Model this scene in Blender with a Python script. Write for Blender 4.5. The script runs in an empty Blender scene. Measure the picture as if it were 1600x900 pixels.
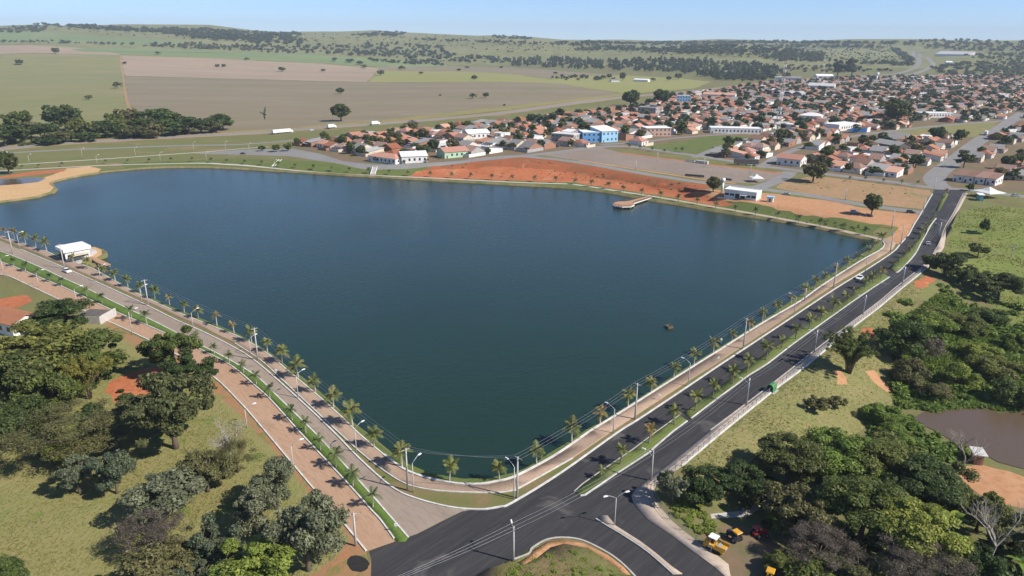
import bpy, bmesh, math, random
import numpy as np
from mathutils import Vector, Matrix
from mathutils.geometry import delaunay_2d_cdt

sc = bpy.context.scene
# ------------------------------------------------------------------ camera, sky, sun, exposure
CAM_H = 85.0; FPX = 1109.0; PITCH = math.radians(19.1); ROLL = math.radians(0.6)
cam_data = bpy.data.cameras.new('camera'); cam = bpy.data.objects.new('camera', cam_data)
sc.collection.objects.link(cam)
cam_data.sensor_width = 36; cam_data.lens = FPX / 1600 * 36
cam_data.clip_start = 0.5; cam_data.clip_end = 60000
CAM = Vector((0, 0, CAM_H))
cam.matrix_world = Matrix.Translation(CAM) @ Matrix.Rotation(math.pi / 2 - PITCH, 4, 'X') @ Matrix.Rotation(ROLL, 4, 'Z')
sc.camera = cam

SUN_DIR = Vector((0.935, -0.357, 0)).normalized()      # horizontal direction towards the sun
SUN_EL = math.radians(41)
world = bpy.data.worlds.new('World'); sc.world = world; world.use_nodes = True
wn = world.node_tree.nodes; wl = world.node_tree.links
sky = wn.new('ShaderNodeTexSky'); sky.sky_type = 'NISHITA'; sky.sun_disc = False
sky.sun_elevation = SUN_EL
sky.sun_rotation = math.atan2(SUN_DIR.x, SUN_DIR.y)
sky.altitude = 4500; sky.air_density = 1.0; sky.dust_density = 0.0; sky.ozone_density = 6.0
wl.new(sky.outputs[0], wn['Background'].inputs[0]); wn['Background'].inputs[1].default_value = 0.115

sun_data = bpy.data.lights.new('sun', 'SUN'); sun_data.energy = 4.8; sun_data.angle = math.radians(0.5)
sun_data.color = (1.0, 0.945, 0.86)
sun = bpy.data.objects.new('sun', sun_data); sc.collection.objects.link(sun)
sd = Vector((SUN_DIR.x * math.cos(SUN_EL), SUN_DIR.y * math.cos(SUN_EL), math.sin(SUN_EL)))
sun.rotation_euler = sd.to_track_quat('Z', 'Y').to_euler()

sc.view_settings.view_transform = 'Standard'; sc.view_settings.look = 'None'
sc.view_settings.exposure = 0.47; sc.view_settings.gamma = 1.0; sc.view_settings.use_curve_mapping = False
sc.render.engine = 'CYCLES'
sc.cycles.use_denoising = True
sc.cycles.max_bounces = 5; sc.cycles.diffuse_bounces = 2; sc.cycles.glossy_bounces = 2
sc.cycles.transmission_bounces = 3; sc.cycles.transparent_max_bounces = 8; sc.cycles.volume_bounces = 0

RNG = random.Random(11)
NPR = np.random.RandomState(5)
ORD = ['first', 'second', 'third', 'fourth', 'fifth', 'sixth', 'seventh', 'eighth', 'ninth', 'tenth', 'eleventh', 'twelfth',
       'thirteenth', 'fourteenth', 'fifteenth', 'sixteenth', 'seventeenth', 'eighteenth', 'nineteenth']
TENS = ['', '', 'twent', 'thirt', 'fort', 'fift', 'sixt', 'sevent', 'eight', 'ninet']
CARD = ['twenty', 'thirty', 'forty', 'fifty', 'sixty', 'seventy', 'eighty', 'ninety']
def ordinal(n):                                     # 1-based
    if n < 20: return ORD[n - 1]
    if n >= 100:
        r = n % 100
        h = ['', 'one-hundred', 'two-hundred', 'three-hundred'][n // 100]
        return h + 'th' if r == 0 else h + '-' + ordinal(r)
    if n % 10 == 0: return TENS[n // 10] + 'ieth'
    return CARD[n // 10 - 2] + '-' + ORD[n % 10 - 1]

# ------------------------------------------------------------------ terrain height
def sst(a, b, x):
    t = np.clip((x - a) / (b - a), 0, 1); return t * t * (3 - 2 * t)

def ray(u, v):
    x = (u - 800) / FPX; y = -(v - 450) / FPX
    c, s = math.cos(ROLL), math.sin(ROLL)
    x, y = x * c - y * s, x * s + y * c
    return Vector((x, math.cos(PITCH) + y * math.sin(PITCH), -math.sin(PITCH) + y * math.cos(PITCH)))

def G(u, v, z=0.0):
    d = ray(u, v); t = (z - CAM_H) / d.z
    return Vector((d.x * t, d.y * t, z))

SKYL = [(-900, 47), (-400, 45), (-100, 42), (0, 41), (42, 38), (110, 40.5), (172, 43), (250, 47), (290, 45), (340, 45), (375, 49), (420, 50),
        (495, 49), (545, 49), (570, 46.5), (592, 47), (625, 49.5), (650, 51), (700, 53), (750, 56), (800, 59), (825, 61), (857, 64),
        (900, 65), (962, 63), (1012, 64), (1040, 66), (1087, 63), (1125, 62), (1175, 63), (1200, 65), (1300, 66), (1400, 66.5),
        (1460, 65), (1475, 67), (1500, 65), (1525, 67), (1550, 65), (1600, 67), (1700, 66), (2200, 68)]
R_CREST = 4800.0
AZ_T = []; HC_T = []
for (u, v) in SKYL:
    d = ray(u, v); AZ_T.append(math.atan2(d.x, d.y)); HC_T.append(CAM_H + R_CREST * d.z / math.hypot(d.x, d.y))
AZ_T = np.array(AZ_T); HC_T = np.array(HC_T)

FS = [(300, 262), (430, 268), (600, 278), (800, 289), (900, 295), (1000, 311), (1100, 328), (1200, 344), (1300, 362), (1365, 377)]
FSX = np.array([G(*p).x for p in FS] + [230.0]); FSY = np.array([G(*p).y for p in FS] + [300.0])
BX = np.array([-240, -190, -85, -60, -30, 60, 100, 125, 170])
B1 = np.array([10, 12, 11, 18, 32, 32, 26, 10, 9]); B2 = np.array([22, 28, 28, 36, 52, 50, 40, 22, 20]); BA = np.array([0, 2.0, 4.0, 4.5, 5.0, 5.0, 4.5, 3.6, 3.2])
AVP = [(1180, 930), (1137, 887), (1087, 845), (1050, 815), (1030, 792), (1022, 775), (1023, 762), (1065, 729), (1132, 672), (1200, 620), (1260, 572), (1372, 484), (1410, 452), (1436, 429), (1475, 387), (1500, 325)]
AVW = np.array([[G(*p).x, G(*p).y] for p in AVP])

def hv(X, Y):
    X = np.asarray(X, float); Y = np.asarray(Y, float)
    r = np.hypot(X, Y); az = np.arctan2(X, Y)
    hc = np.interp(az, AZ_T, HC_T)
    up = sst(1500, R_CREST, r) ** 1.25
    dn = 1 - 0.45 * sst(R_CREST, R_CREST + 2600, r)
    z = hc * up * dn
    roll = np.sin(X / 310 + 1.3 * np.sin(Y / 520)) + 0.7 * np.sin(Y / 270 + X / 700 + 2) + 0.5 * np.sin((X - Y) / 190)
    z = z + roll * 16.0 * sst(1700, 3000, r) * (1 - 0.9 * sst(4200, 4750, r))
    # raised bank and town behind the far shore
    sy = np.interp(X, FSX, FSY)
    d = (Y - sy) * np.interp(X, [-200, 0, 60, 160], [0.98, 0.95, 0.8, 0.7])
    z = z + np.interp(X, BX, BA) * sst(0, 1, (d - np.interp(X, BX, B1)) / (np.interp(X, BX, B2) - np.interp(X, BX, B1)))
    # valley below the dam road
    if not np.any((Y > 100) & (Y < 325) & (X > -20) & (X < 720)): return z
    best = np.full(X.shape, 1e9); sg = np.zeros(X.shape)
    for i in range(len(AVW) - 1):
        a = AVW[i]; b = AVW[i + 1]; e = b - a; L2 = e @ e
        t = np.clip(((X - a[0]) * e[0] + (Y - a[1]) * e[1]) / L2, 0, 1)
        dx = X - a[0] - t * e[0]; dy = Y - a[1] - t * e[1]; dd = np.hypot(dx, dy)
        s = e[1] * (X - a[0]) - e[0] * (Y - a[1])
        m = dd < best; best = np.where(m, dd, best); sg = np.where(m, s, sg)
    dist = np.where(sg > 0, best, -best)
    dep = 5.5 * sst(92, 126, Y) * (1 - sst(238, 320, Y)) * sst(1.0, 24.0, dist) * (1 - sst(400, 700, X))
    return z - dep

def h(x, y): return float(hv(np.array([x]), np.array([y]))[0])

_TS = np.concatenate([np.linspace(70, 900, 110), np.geomspace(912, 16000, 110)])
def T(u, v, zo=0.0):
    """the place on the ground that the photograph shows at (u, v)"""
    d = ray(u, v)
    dx, dy, dz = d.x, d.y, d.z
    ts = _TS if v < 330 or u > 1000 else _TS[:110]
    for it in range(4):
        gg = CAM_H + dz * ts - hv(dx * ts, dy * ts) - zo
        k = int(np.argmax(gg < 0))
        if gg[k] >= 0: k = len(ts) - 1
        k = max(k, 1); lo, hi = ts[k - 1], ts[k]; ts = np.linspace(lo, hi, 10)
    g0, g1 = CAM_H + dz * lo - h(dx * lo, dy * lo), CAM_H + dz * hi - h(dx * hi, dy * hi)
    t = hi if g0 == g1 else lo + (hi - lo) * max(0.0, min(1.0, g0 / (g0 - g1)))
    return Vector((dx * t, dy * t, h(dx * t, dy * t)))

def PX(p):
    """photo pixel of a place"""
    q = Vector(p) - CAM; z = q.dot(FWD); x = q.x; y = q.y * math.sin(PITCH) + q.z * math.cos(PITCH)
    c, s = math.cos(ROLL), math.sin(ROLL); x, y = x * c + y * s, -x * s + y * c
    return 800 + FPX * x / z, 450 - FPX * y / z, z

FWD = Vector((0, math.cos(PITCH), -math.sin(PITCH)))
def mpp(p): return (Vector(p) - CAM).dot(FWD) / FPX       # metres seen per photo pixel at a place

# ------------------------------------------------------------------ materials
MATS = {}
def nodes_of(name):
    m = bpy.data.materials.new(name); m.use_nodes = True; MATS[name] = m
    nt = m.node_tree; b = nt.nodes['Principled BSDF']
    return m, nt, nt.nodes, nt.links, b

def ramp(n, stops):
    r = n.new('ShaderNodeValToRGB'); e = r.color_ramp.elements
    while len(e) < len(stops): e.new(0.5)
    for k, (p, c) in enumerate(stops):
        e[k].position = p; e[k].color = (*c, 1)
    return r

def noise(n, l, vec, scale, detail=4, rough=0.55, dist=0.0):
    t = n.new('ShaderNodeTexNoise'); t.inputs['Scale'].default_value = scale; t.inputs['Detail'].default_value = detail
    t.inputs['Roughness'].default_value = rough; t.inputs['Distortion'].default_value = dist
    if vec is not None: l.new(vec, t.inputs['Vector'])
    return t

def mix(n, l, fac, a, b, mode='MIX'):
    m = n.new('ShaderNodeMix'); m.data_type = 'RGBA'; m.blend_type = mode
    for s, v in ((m.inputs[0], fac), (m.inputs[6], a), (m.inputs[7], b)):
        if hasattr(v, 'is_output'): l.new(v, s)
        elif isinstance(v, (tuple, list)): s.default_value = (*v, 1) if len(v) == 3 else v
        else: s.default_value = v
    return m.outputs[2]

def ground_mat(name, c1, c2, c3, big=0.03, fine=0.8, rough=0.95, bump=0.25, stretch=None, rot=0.0, patch=None, lo=0.35, hi=0.65):
    """c1/c2 blend in large patches, c3 as fine flecks; everything in world metres"""
    m, nt, n, l, b = nodes_of(name)
    g = n.new('ShaderNodeNewGeometry'); vec = g.outputs['Position']
    if stretch:
        mp = n.new('ShaderNodeMapping'); mp.vector_type = 'TEXTURE'; mp.inputs['Scale'].default_value = (stretch, 1, 1); mp.inputs['Rotation'].default_value = (0, 0, rot)
        l.new(vec, mp.inputs['Vector']); v2 = mp.outputs[0]
    else: v2 = vec
    a = noise(n, l, v2, big, 6, 0.62, 0.4); r = ramp(n, [(lo, c1), (hi, c2)]); l.new(a.outputs[0], r.inputs[0])
    f = noise(n, l, v2, fine, 5, 0.7); fr = ramp(n, [(0.46, (0, 0, 0)), (0.68, (1, 1, 1))]); l.new(f.outputs[0], fr.inputs[0])
    col = mix(n, l, fr.outputs[0], r.outputs[0], c3)
    if patch:
        pc, ps, p0 = patch
        q = noise(n, l, vec, ps, 4, 0.6, 0.6); qr = ramp(n, [(p0, (0, 0, 0)), (p0 + 0.08, (1, 1, 1))]); l.new(q.outputs[0], qr.inputs[0])
        col = mix(n, l, qr.outputs[0], col, pc)
    l.new(col, b.inputs['Base Color']); b.inputs['Roughness'].default_value = rough
    b.inputs['Specular IOR Level'].default_value = 0.15
    if bump:
        bp = n.new('ShaderNodeBump'); bp.inputs['Strength'].default_value = bump; bp.inputs['Distance'].default_value = 0.4
        l.new(f.outputs[0], bp.inputs['Height']); l.new(bp.outputs[0], b.inputs['Normal'])
    return m

def plain(name, c, rough=0.6, metal=0.0, var=0.12, scale=1.5, spec=0.3):
    m, nt, n, l, b = nodes_of(name)
    tc = n.new('ShaderNodeTexCoord'); t = noise(n, l, tc.outputs['Object'], scale, 5, 0.65)
    lo = tuple(x * (1 - var) for x in c); hi = tuple(min(1, x * (1 + var)) for x in c)
    r = ramp(n, [(0.3, lo), (0.7, hi)]); l.new(t.outputs[0], r.inputs[0]); l.new(r.outputs[0], b.inputs['Base Color'])
    b.inputs['Roughness'].default_value = rough; b.inputs['Metallic'].default_value = metal; b.inputs['Specular IOR Level'].default_value = spec
    return m

def leaf_mat(name, c1, c2, c3=None, trans=0.36, hue=0.03):
    m, nt, n, l, b = nodes_of(name)
    g = n.new('ShaderNodeNewGeometry'); oi = n.new('ShaderNodeObjectInfo')
    st = [(0.0, c1), (1.0, c2)] if c3 is None else [(0.0, c1), (0.55, c2), (1.0, c3)]
    r = ramp(n, st); l.new(g.outputs['Random Per Island'], r.inputs[0])
    big = noise(n, l, g.outputs['Position'], 0.45, 2); br = ramp(n, [(0.3, (0.72, 0.72, 0.72)), (0.7, (1.2, 1.2, 1.12))]); l.new(big.outputs[0], br.inputs[0])
    col = mix(n, l, 1.0, r.outputs[0], br.outputs[0], 'MULTIPLY')
    hs = n.new('ShaderNodeHueSaturation'); l.new(col, hs.inputs['Color'])
    mr = n.new('ShaderNodeMapRange'); l.new(oi.outputs['Random'], mr.inputs[0]); mr.inputs[3].default_value = 0.5 - hue; mr.inputs[4].default_value = 0.5 + hue; l.new(mr.outputs[0], hs.inputs['Hue'])
    mv = n.new('ShaderNodeMapRange'); l.new(oi.outputs['Random'], mv.inputs[0]); mv.inputs[3].default_value = 1.2; mv.inputs[4].default_value = 0.8; l.new(mv.outputs[0], hs.inputs['Value'])
    l.new(hs.outputs[0], b.inputs['Base Color']); b.inputs['Roughness'].default_value = 0.55; b.inputs['Specular IOR Level'].default_value = 0.25
    tr = n.new('ShaderNodeBsdfTranslucent'); l.new(hs.outputs[0], tr.inputs[0])
    ms = n.new('ShaderNodeMixShader'); ms.inputs[0].default_value = trans
    l.new(b.outputs[0], ms.inputs[1]); l.new(tr.outputs[0], ms.inputs[2]); l.new(ms.outputs[0], n['Material Output'].inputs[0])
    return m

# ground covers
ground_mat('dry_grass', (0.142, 0.126, 0.050), (0.162, 0.178, 0.058), (0.204, 0.168, 0.084), 0.05, 0.9, patch=((0.120, 0.162, 0.042), 0.035, 0.6))
ground_mat('meadow', (0.25, 0.22, 0.082), (0.195, 0.205, 0.062), (0.29, 0.235, 0.115), 0.10, 1.6, stretch=2.5, rot=1.45, bump=0.6, patch=((0.15, 0.19, 0.045), 0.11, 0.58))
ground_mat('lawn', (0.085, 0.135, 0.03), (0.125, 0.155, 0.04), (0.16, 0.145, 0.06), 0.12, 1.2, patch=((0.19, 0.14, 0.075), 0.16, 0.63))
ground_mat('lush_lawn', (0.088, 0.155, 0.028), (0.125, 0.178, 0.036), (0.085, 0.125, 0.028), 0.15, 1.2, patch=((0.17, 0.165, 0.06), 0.12, 0.6))
ground_mat('verge_dry', (0.220, 0.160, 0.083), (0.132, 0.154, 0.044), (0.187, 0.143, 0.066), 0.09, 1.0, lo=0.4, hi=0.58)
ground_mat('verge_far', (0.17, 0.16, 0.062), (0.125, 0.155, 0.045), (0.19, 0.155, 0.07), 0.03, 0.3, patch=((0.235, 0.175, 0.09), 0.025, 0.57))
ground_mat('pasture', (0.156, 0.198, 0.048), (0.204, 0.204, 0.066), (0.120, 0.162, 0.036), 0.045, 0.5, patch=((0.240, 0.144, 0.072), 0.03, 0.66))
ground_mat('slope_grass', (0.221, 0.202, 0.078), (0.156, 0.176, 0.052), (0.286, 0.221, 0.117), 0.06, 0.9, patch=((0.338, 0.195, 0.098), 0.06, 0.62))
ground_mat('wet_meadow', (0.09, 0.12, 0.03), (0.13, 0.15, 0.04), (0.07, 0.09, 0.03), 0.09, 0.7)
ground_mat('field_green', (0.195, 0.20, 0.08), (0.245, 0.215, 0.10), (0.165, 0.18, 0.065), 0.010, 0.10, stretch=6, rot=0.75, bump=0, patch=((0.26, 0.21, 0.115), 0.007, 0.58))
ground_mat('field_stubble', (0.316, 0.236, 0.163), (0.362, 0.270, 0.190), (0.265, 0.207, 0.132), 0.01, 0.09, stretch=7, rot=-0.05, bump=0)
ground_mat('field_olive', (0.215, 0.172, 0.108), (0.26, 0.205, 0.142), (0.18, 0.165, 0.088), 0.012, 0.10, stretch=9, rot=0.02, bump=0, patch=((0.18, 0.178, 0.09), 0.006, 0.60))
ground_mat('field_yellow', (0.270, 0.259, 0.086), (0.230, 0.241, 0.071), (0.287, 0.253, 0.115), 0.012, 0.1, stretch=6, bump=0)
ground_mat('field_crop', (0.165, 0.215, 0.085), (0.195, 0.235, 0.10), (0.15, 0.19, 0.08), 0.008, 0.1, stretch=6, bump=0, patch=((0.22, 0.225, 0.11), 0.004, 0.55))
ground_mat('tall_grass', (0.27, 0.225, 0.085), (0.20, 0.19, 0.065), (0.31, 0.25, 0.12), 0.05, 0.4, bump=0.6)
ground_mat('hill_pasture', (0.184, 0.184, 0.075), (0.234, 0.226, 0.102), (0.138, 0.142, 0.060), 0.0022, 0.02, bump=0, patch=((0.202, 0.142, 0.092), 0.0016, 0.60))
ground_mat('red_earth', (0.40, 0.125, 0.052), (0.47, 0.175, 0.08), (0.32, 0.10, 0.042), 0.07, 0.5, bump=0.6, patch=((0.44, 0.21, 0.11), 0.06, 0.6))
ground_mat('red_verge_soil', (0.37, 0.165, 0.085), (0.31, 0.185, 0.095), (0.24, 0.17, 0.075), 0.12, 0.8, bump=0.5, patch=((0.175, 0.17, 0.055), 0.16, 0.55))
ground_mat('orange_dirt', (0.44, 0.225, 0.11), (0.50, 0.285, 0.155), (0.38, 0.18, 0.085), 0.05, 0.5, bump=0.3)
ground_mat('red_cut_face', (0.38, 0.10, 0.04), (0.26, 0.095, 0.045), (0.15, 0.115, 0.045), 0.10, 0.45, bump=0.9, lo=0.4, hi=0.6, patch=((0.44, 0.17, 0.08), 0.09, 0.62))
ground_mat('sand', (0.52, 0.325, 0.16), (0.57, 0.38, 0.20), (0.46, 0.27, 0.12), 0.07, 0.7, bump=0.2)
ground_mat('bank_mud', (0.30, 0.21, 0.12), (0.12, 0.13, 0.045), (0.13, 0.14, 0.05), 0.12, 1.2)
ground_mat('vacant_dry', (0.35, 0.215, 0.115), (0.28, 0.19, 0.09), (0.40, 0.25, 0.14), 0.06, 0.35, bump=0.2, patch=((0.21, 0.18, 0.075), 0.07, 0.58))
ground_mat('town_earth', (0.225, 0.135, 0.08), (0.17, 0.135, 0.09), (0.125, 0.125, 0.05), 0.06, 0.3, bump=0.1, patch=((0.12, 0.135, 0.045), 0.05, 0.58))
ground_mat('asphalt_new', (0.036, 0.035, 0.038), (0.050, 0.048, 0.049), (0.064, 0.060, 0.058), 0.16, 1.2, rough=0.8, bump=0.12, stretch=14, rot=0.83, patch=((0.10, 0.092, 0.084), 0.10, 0.60))
ground_mat('asphalt_old', (0.16, 0.145, 0.132), (0.20, 0.18, 0.165), (0.135, 0.125, 0.115), 0.06, 0.8, rough=0.9, bump=0.1)
ground_mat('paver_grey', (0.29, 0.228, 0.178), (0.335, 0.268, 0.212), (0.25, 0.195, 0.152), 0.12, 1.6, bump=0.25, stretch=5, rot=-0.8, patch=((0.235, 0.19, 0.155), 0.12, 0.62))
ground_mat('paver_red', (0.39, 0.245, 0.155), (0.43, 0.285, 0.19), (0.345, 0.21, 0.13), 0.1, 1.6, bump=0.25, stretch=5, rot=-0.8, patch=((0.33, 0.215, 0.15), 0.12, 0.62))
ground_mat('walk_paver', (0.345, 0.245, 0.175), (0.385, 0.28, 0.205), (0.30, 0.205, 0.145), 0.14, 2.0, bump=0.25, patch=((0.28, 0.20, 0.15), 0.2, 0.64))
ground_mat('concrete_walk', (0.40, 0.325, 0.26), (0.46, 0.38, 0.31), (0.35, 0.27, 0.205), 0.15, 1.8, bump=0.15)
ground_mat('concrete_pale', (0.48, 0.44, 0.39), (0.54, 0.50, 0.45), (0.42, 0.37, 0.32), 0.15, 1.8, bump=0.1)
ground_mat('street_grey', (0.225, 0.215, 0.205), (0.26, 0.248, 0.235), (0.195, 0.185, 0.175), 0.05, 0.5, bump=0.1)
ground_mat('highway_asphalt', (0.235, 0.222, 0.212), (0.27, 0.255, 0.245), (0.21, 0.20, 0.19), 0.02, 0.3, bump=0.0)
ground_mat('lot_paving', (0.235, 0.185, 0.15), (0.285, 0.225, 0.18), (0.21, 0.17, 0.135), 0.03, 0.4, bump=0.1)
ground_mat('black_patch', (0.02, 0.02, 0.02), (0.03, 0.028, 0.028), (0.04, 0.035, 0.03), 0.3, 2.0)
plain('kerb_paint', (0.60, 0.58, 0.54), 0.7, var=0.25, scale=0.6)
plain('concrete', (0.42, 0.39, 0.35), 0.85, var=0.2, scale=0.8)
plain('concrete_pole', (0.50, 0.47, 0.43), 0.8, var=0.12, scale=0.8)
plain('galvanised', (0.45, 0.46, 0.47), 0.45, 0.6)
plain('dark_steel', (0.05, 0.05, 0.055), 0.5, 0.4)
plain('wire', (0.30, 0.31, 0.33), 0.5, 0.5)
plain('white_paint', (0.78, 0.77, 0.74), 0.5, var=0.06)
plain('white_roof', (0.80, 0.79, 0.77), 0.6, var=0.06)
plain('wood_deck', (0.42, 0.25, 0.14), 0.75, var=0.25, scale=2.5)
plain('dark_wood', (0.10, 0.05, 0.032), 0.7, var=0.3)
plain('brick_red', (0.30, 0.12, 0.075), 0.9, var=0.25, scale=2.5)
plain('rubber', (0.02, 0.02, 0.02), 0.9)
plain('window_dark', (0.025, 0.03, 0.035), 0.12, spec=0.6)
plain('bark', (0.13, 0.10, 0.075), 0.95, var=0.35, scale=3)
plain('pale_bark', (0.34, 0.30, 0.25), 0.95, var=0.3, scale=3)
plain('palm_bark', (0.24, 0.20, 0.155), 0.95, var=0.3, scale=4)
plain('painted_palm_bark', (0.40, 0.36, 0.31), 0.95, var=0.2, scale=4)
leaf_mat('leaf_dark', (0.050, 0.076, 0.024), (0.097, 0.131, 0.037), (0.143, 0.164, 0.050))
leaf_mat('leaf_mid', (0.076, 0.109, 0.026), (0.143, 0.176, 0.043), (0.202, 0.218, 0.060))
leaf_mat('leaf_bright', (0.126, 0.185, 0.034), (0.210, 0.277, 0.050), (0.277, 0.328, 0.076))
leaf_mat('leaf_yellow', (0.147, 0.168, 0.031), (0.231, 0.238, 0.050), (0.294, 0.280, 0.070))
leaf_mat('leaf_silver', (0.105, 0.128, 0.068), (0.17, 0.192, 0.112), (0.245, 0.262, 0.17))
leaf_mat('leaf_olive', (0.101, 0.109, 0.041), (0.168, 0.164, 0.064), (0.235, 0.210, 0.092))
leaf_mat('leaf_purple', (0.109, 0.090, 0.069), (0.167, 0.136, 0.109), (0.207, 0.172, 0.138), hue=0.015)
leaf_mat('leaf_far', (0.057, 0.081, 0.035), (0.090, 0.117, 0.048), (0.122, 0.138, 0.065))
leaf_mat('leaf_straw', (0.24, 0.20, 0.07), (0.30, 0.27, 0.09), (0.20, 0.22, 0.06))
leaf_mat('frond_gold', (0.10, 0.14, 0.03), (0.185, 0.20, 0.05), (0.29, 0.265, 0.10), trans=0.3)
leaf_mat('frond_green', (0.067, 0.101, 0.034), (0.106, 0.146, 0.050), (0.146, 0.174, 0.067), trans=0.3)
leaf_mat('frond_dry', (0.213, 0.146, 0.045), (0.291, 0.213, 0.067), (0.246, 0.224, 0.067), trans=0.3)

def water_mat(name, base, rough, s1, s2, strength):
    m, nt, n, l, b = nodes_of(name)
    g = n.new('ShaderNodeNewGeometry')
    b.inputs['Base Color'].default_value = (*base, 1); b.inputs['Roughness'].default_value = rough
    b.inputs['IOR'].default_value = 1.33; b.inputs['Specular IOR Level'].default_value = 0.5
    a = noise(n, l, g.outputs['Position'], s1, 3, 0.55, 0.3); c = noise(n, l, g.outputs['Position'], s2, 3, 0.6)
    # wind lanes: the ripples are stronger in some patches than in others
    w = noise(n, l, g.outputs['Position'], 0.012, 3, 0.5, 0.8); wr = ramp(n, [(0.15, (0.4, 0.4, 0.4)), (0.85, (1.1, 1.1, 1.1))]); l.new(w.outputs[0], wr.inputs[0])
    rr_ = ramp(n, [(0.15, (rough * .5,) * 3), (0.85, (rough * 1.5,) * 3)]); l.new(w.outputs[0], rr_.inputs[0]); l.new(rr_.outputs[0], b.inputs['Roughness'])
    ad = n.new('ShaderNodeMath'); ad.operation = 'ADD'; l.new(a.outputs[0], ad.inputs[0]); l.new(c.outputs[0], ad.inputs[1])
    st = n.new('ShaderNodeMath'); st.operation = 'MULTIPLY'; l.new(wr.outputs[0], st.inputs[0]); st.inputs[1].default_value = strength
    bp = n.new('ShaderNodeBump'); bp.inputs['Distance'].default_value = 0.5; l.new(st.outputs[0], bp.inputs['Strength'])
    l.new(ad.outputs[0], bp.inputs['Height']); l.new(bp.outputs[0], b.inputs['Normal'])
    return m
water_mat('lake_water', (0.013, 0.034, 0.023), 0.15, 0.5, 1.8, 0.24)
water_mat('pond_water', (0.115, 0.080, 0.052), 0.10, 0.4, 1.5, 0.2)

# ------------------------------------------------------------------ object helpers
COL = sc.collection
def link(o, parent=None):
    COL.objects.link(o)
    if parent is not None: o.parent = parent
    return o
def tag(o, label=None, cat=None, group=None, kind=None):
    if label: o['label'] = label
    if cat: o['category'] = cat
    if group: o['group'] = group
    if kind: o['kind'] = kind
    return o
def empty(name, loc=(0, 0, 0), rz=0.0, sc_=None):
    o = bpy.data.objects.new(name, None); o.empty_display_size = 0.3; o.location = loc; o.rotation_euler = (0, 0, rz)
    if sc_: o.scale = sc_
    return link(o)

def np_mesh(name, V, Fs, mats, smooth=False, midx=None):
    """V (n,3); Fs list of (m,k) int arrays"""
    me = bpy.data.meshes.new(name)
    V = np.asarray(V, np.float32); me.vertices.add(len(V)); me.vertices.foreach_set('co', V.ravel())
    loops = np.concatenate([f.ravel() for f in Fs]).astype(np.int32)
    tot = np.concatenate([np.full(len(f), f.shape[1]) for f in Fs]).astype(np.int32)
    st = np.concatenate([[0], np.cumsum(tot)[:-1]]).astype(np.int32)
    me.loops.add(len(loops)); me.loops.foreach_set('vertex_index', loops)
    me.polygons.add(len(tot)); me.polygons.foreach_set('loop_start', st); me.polygons.foreach_set('loop_total', tot)
    if midx is not None: me.polygons.foreach_set('material_index', np.asarray(midx, np.int32))
    if smooth: me.polygons.foreach_set('use_smooth', np.ones(len(tot), bool))
    for m in (mats if isinstance(mats, (list, tuple)) else [mats]): me.materials.append(MATS[m])
    me.update(calc_edges=True); me.validate()
    return me

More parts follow.
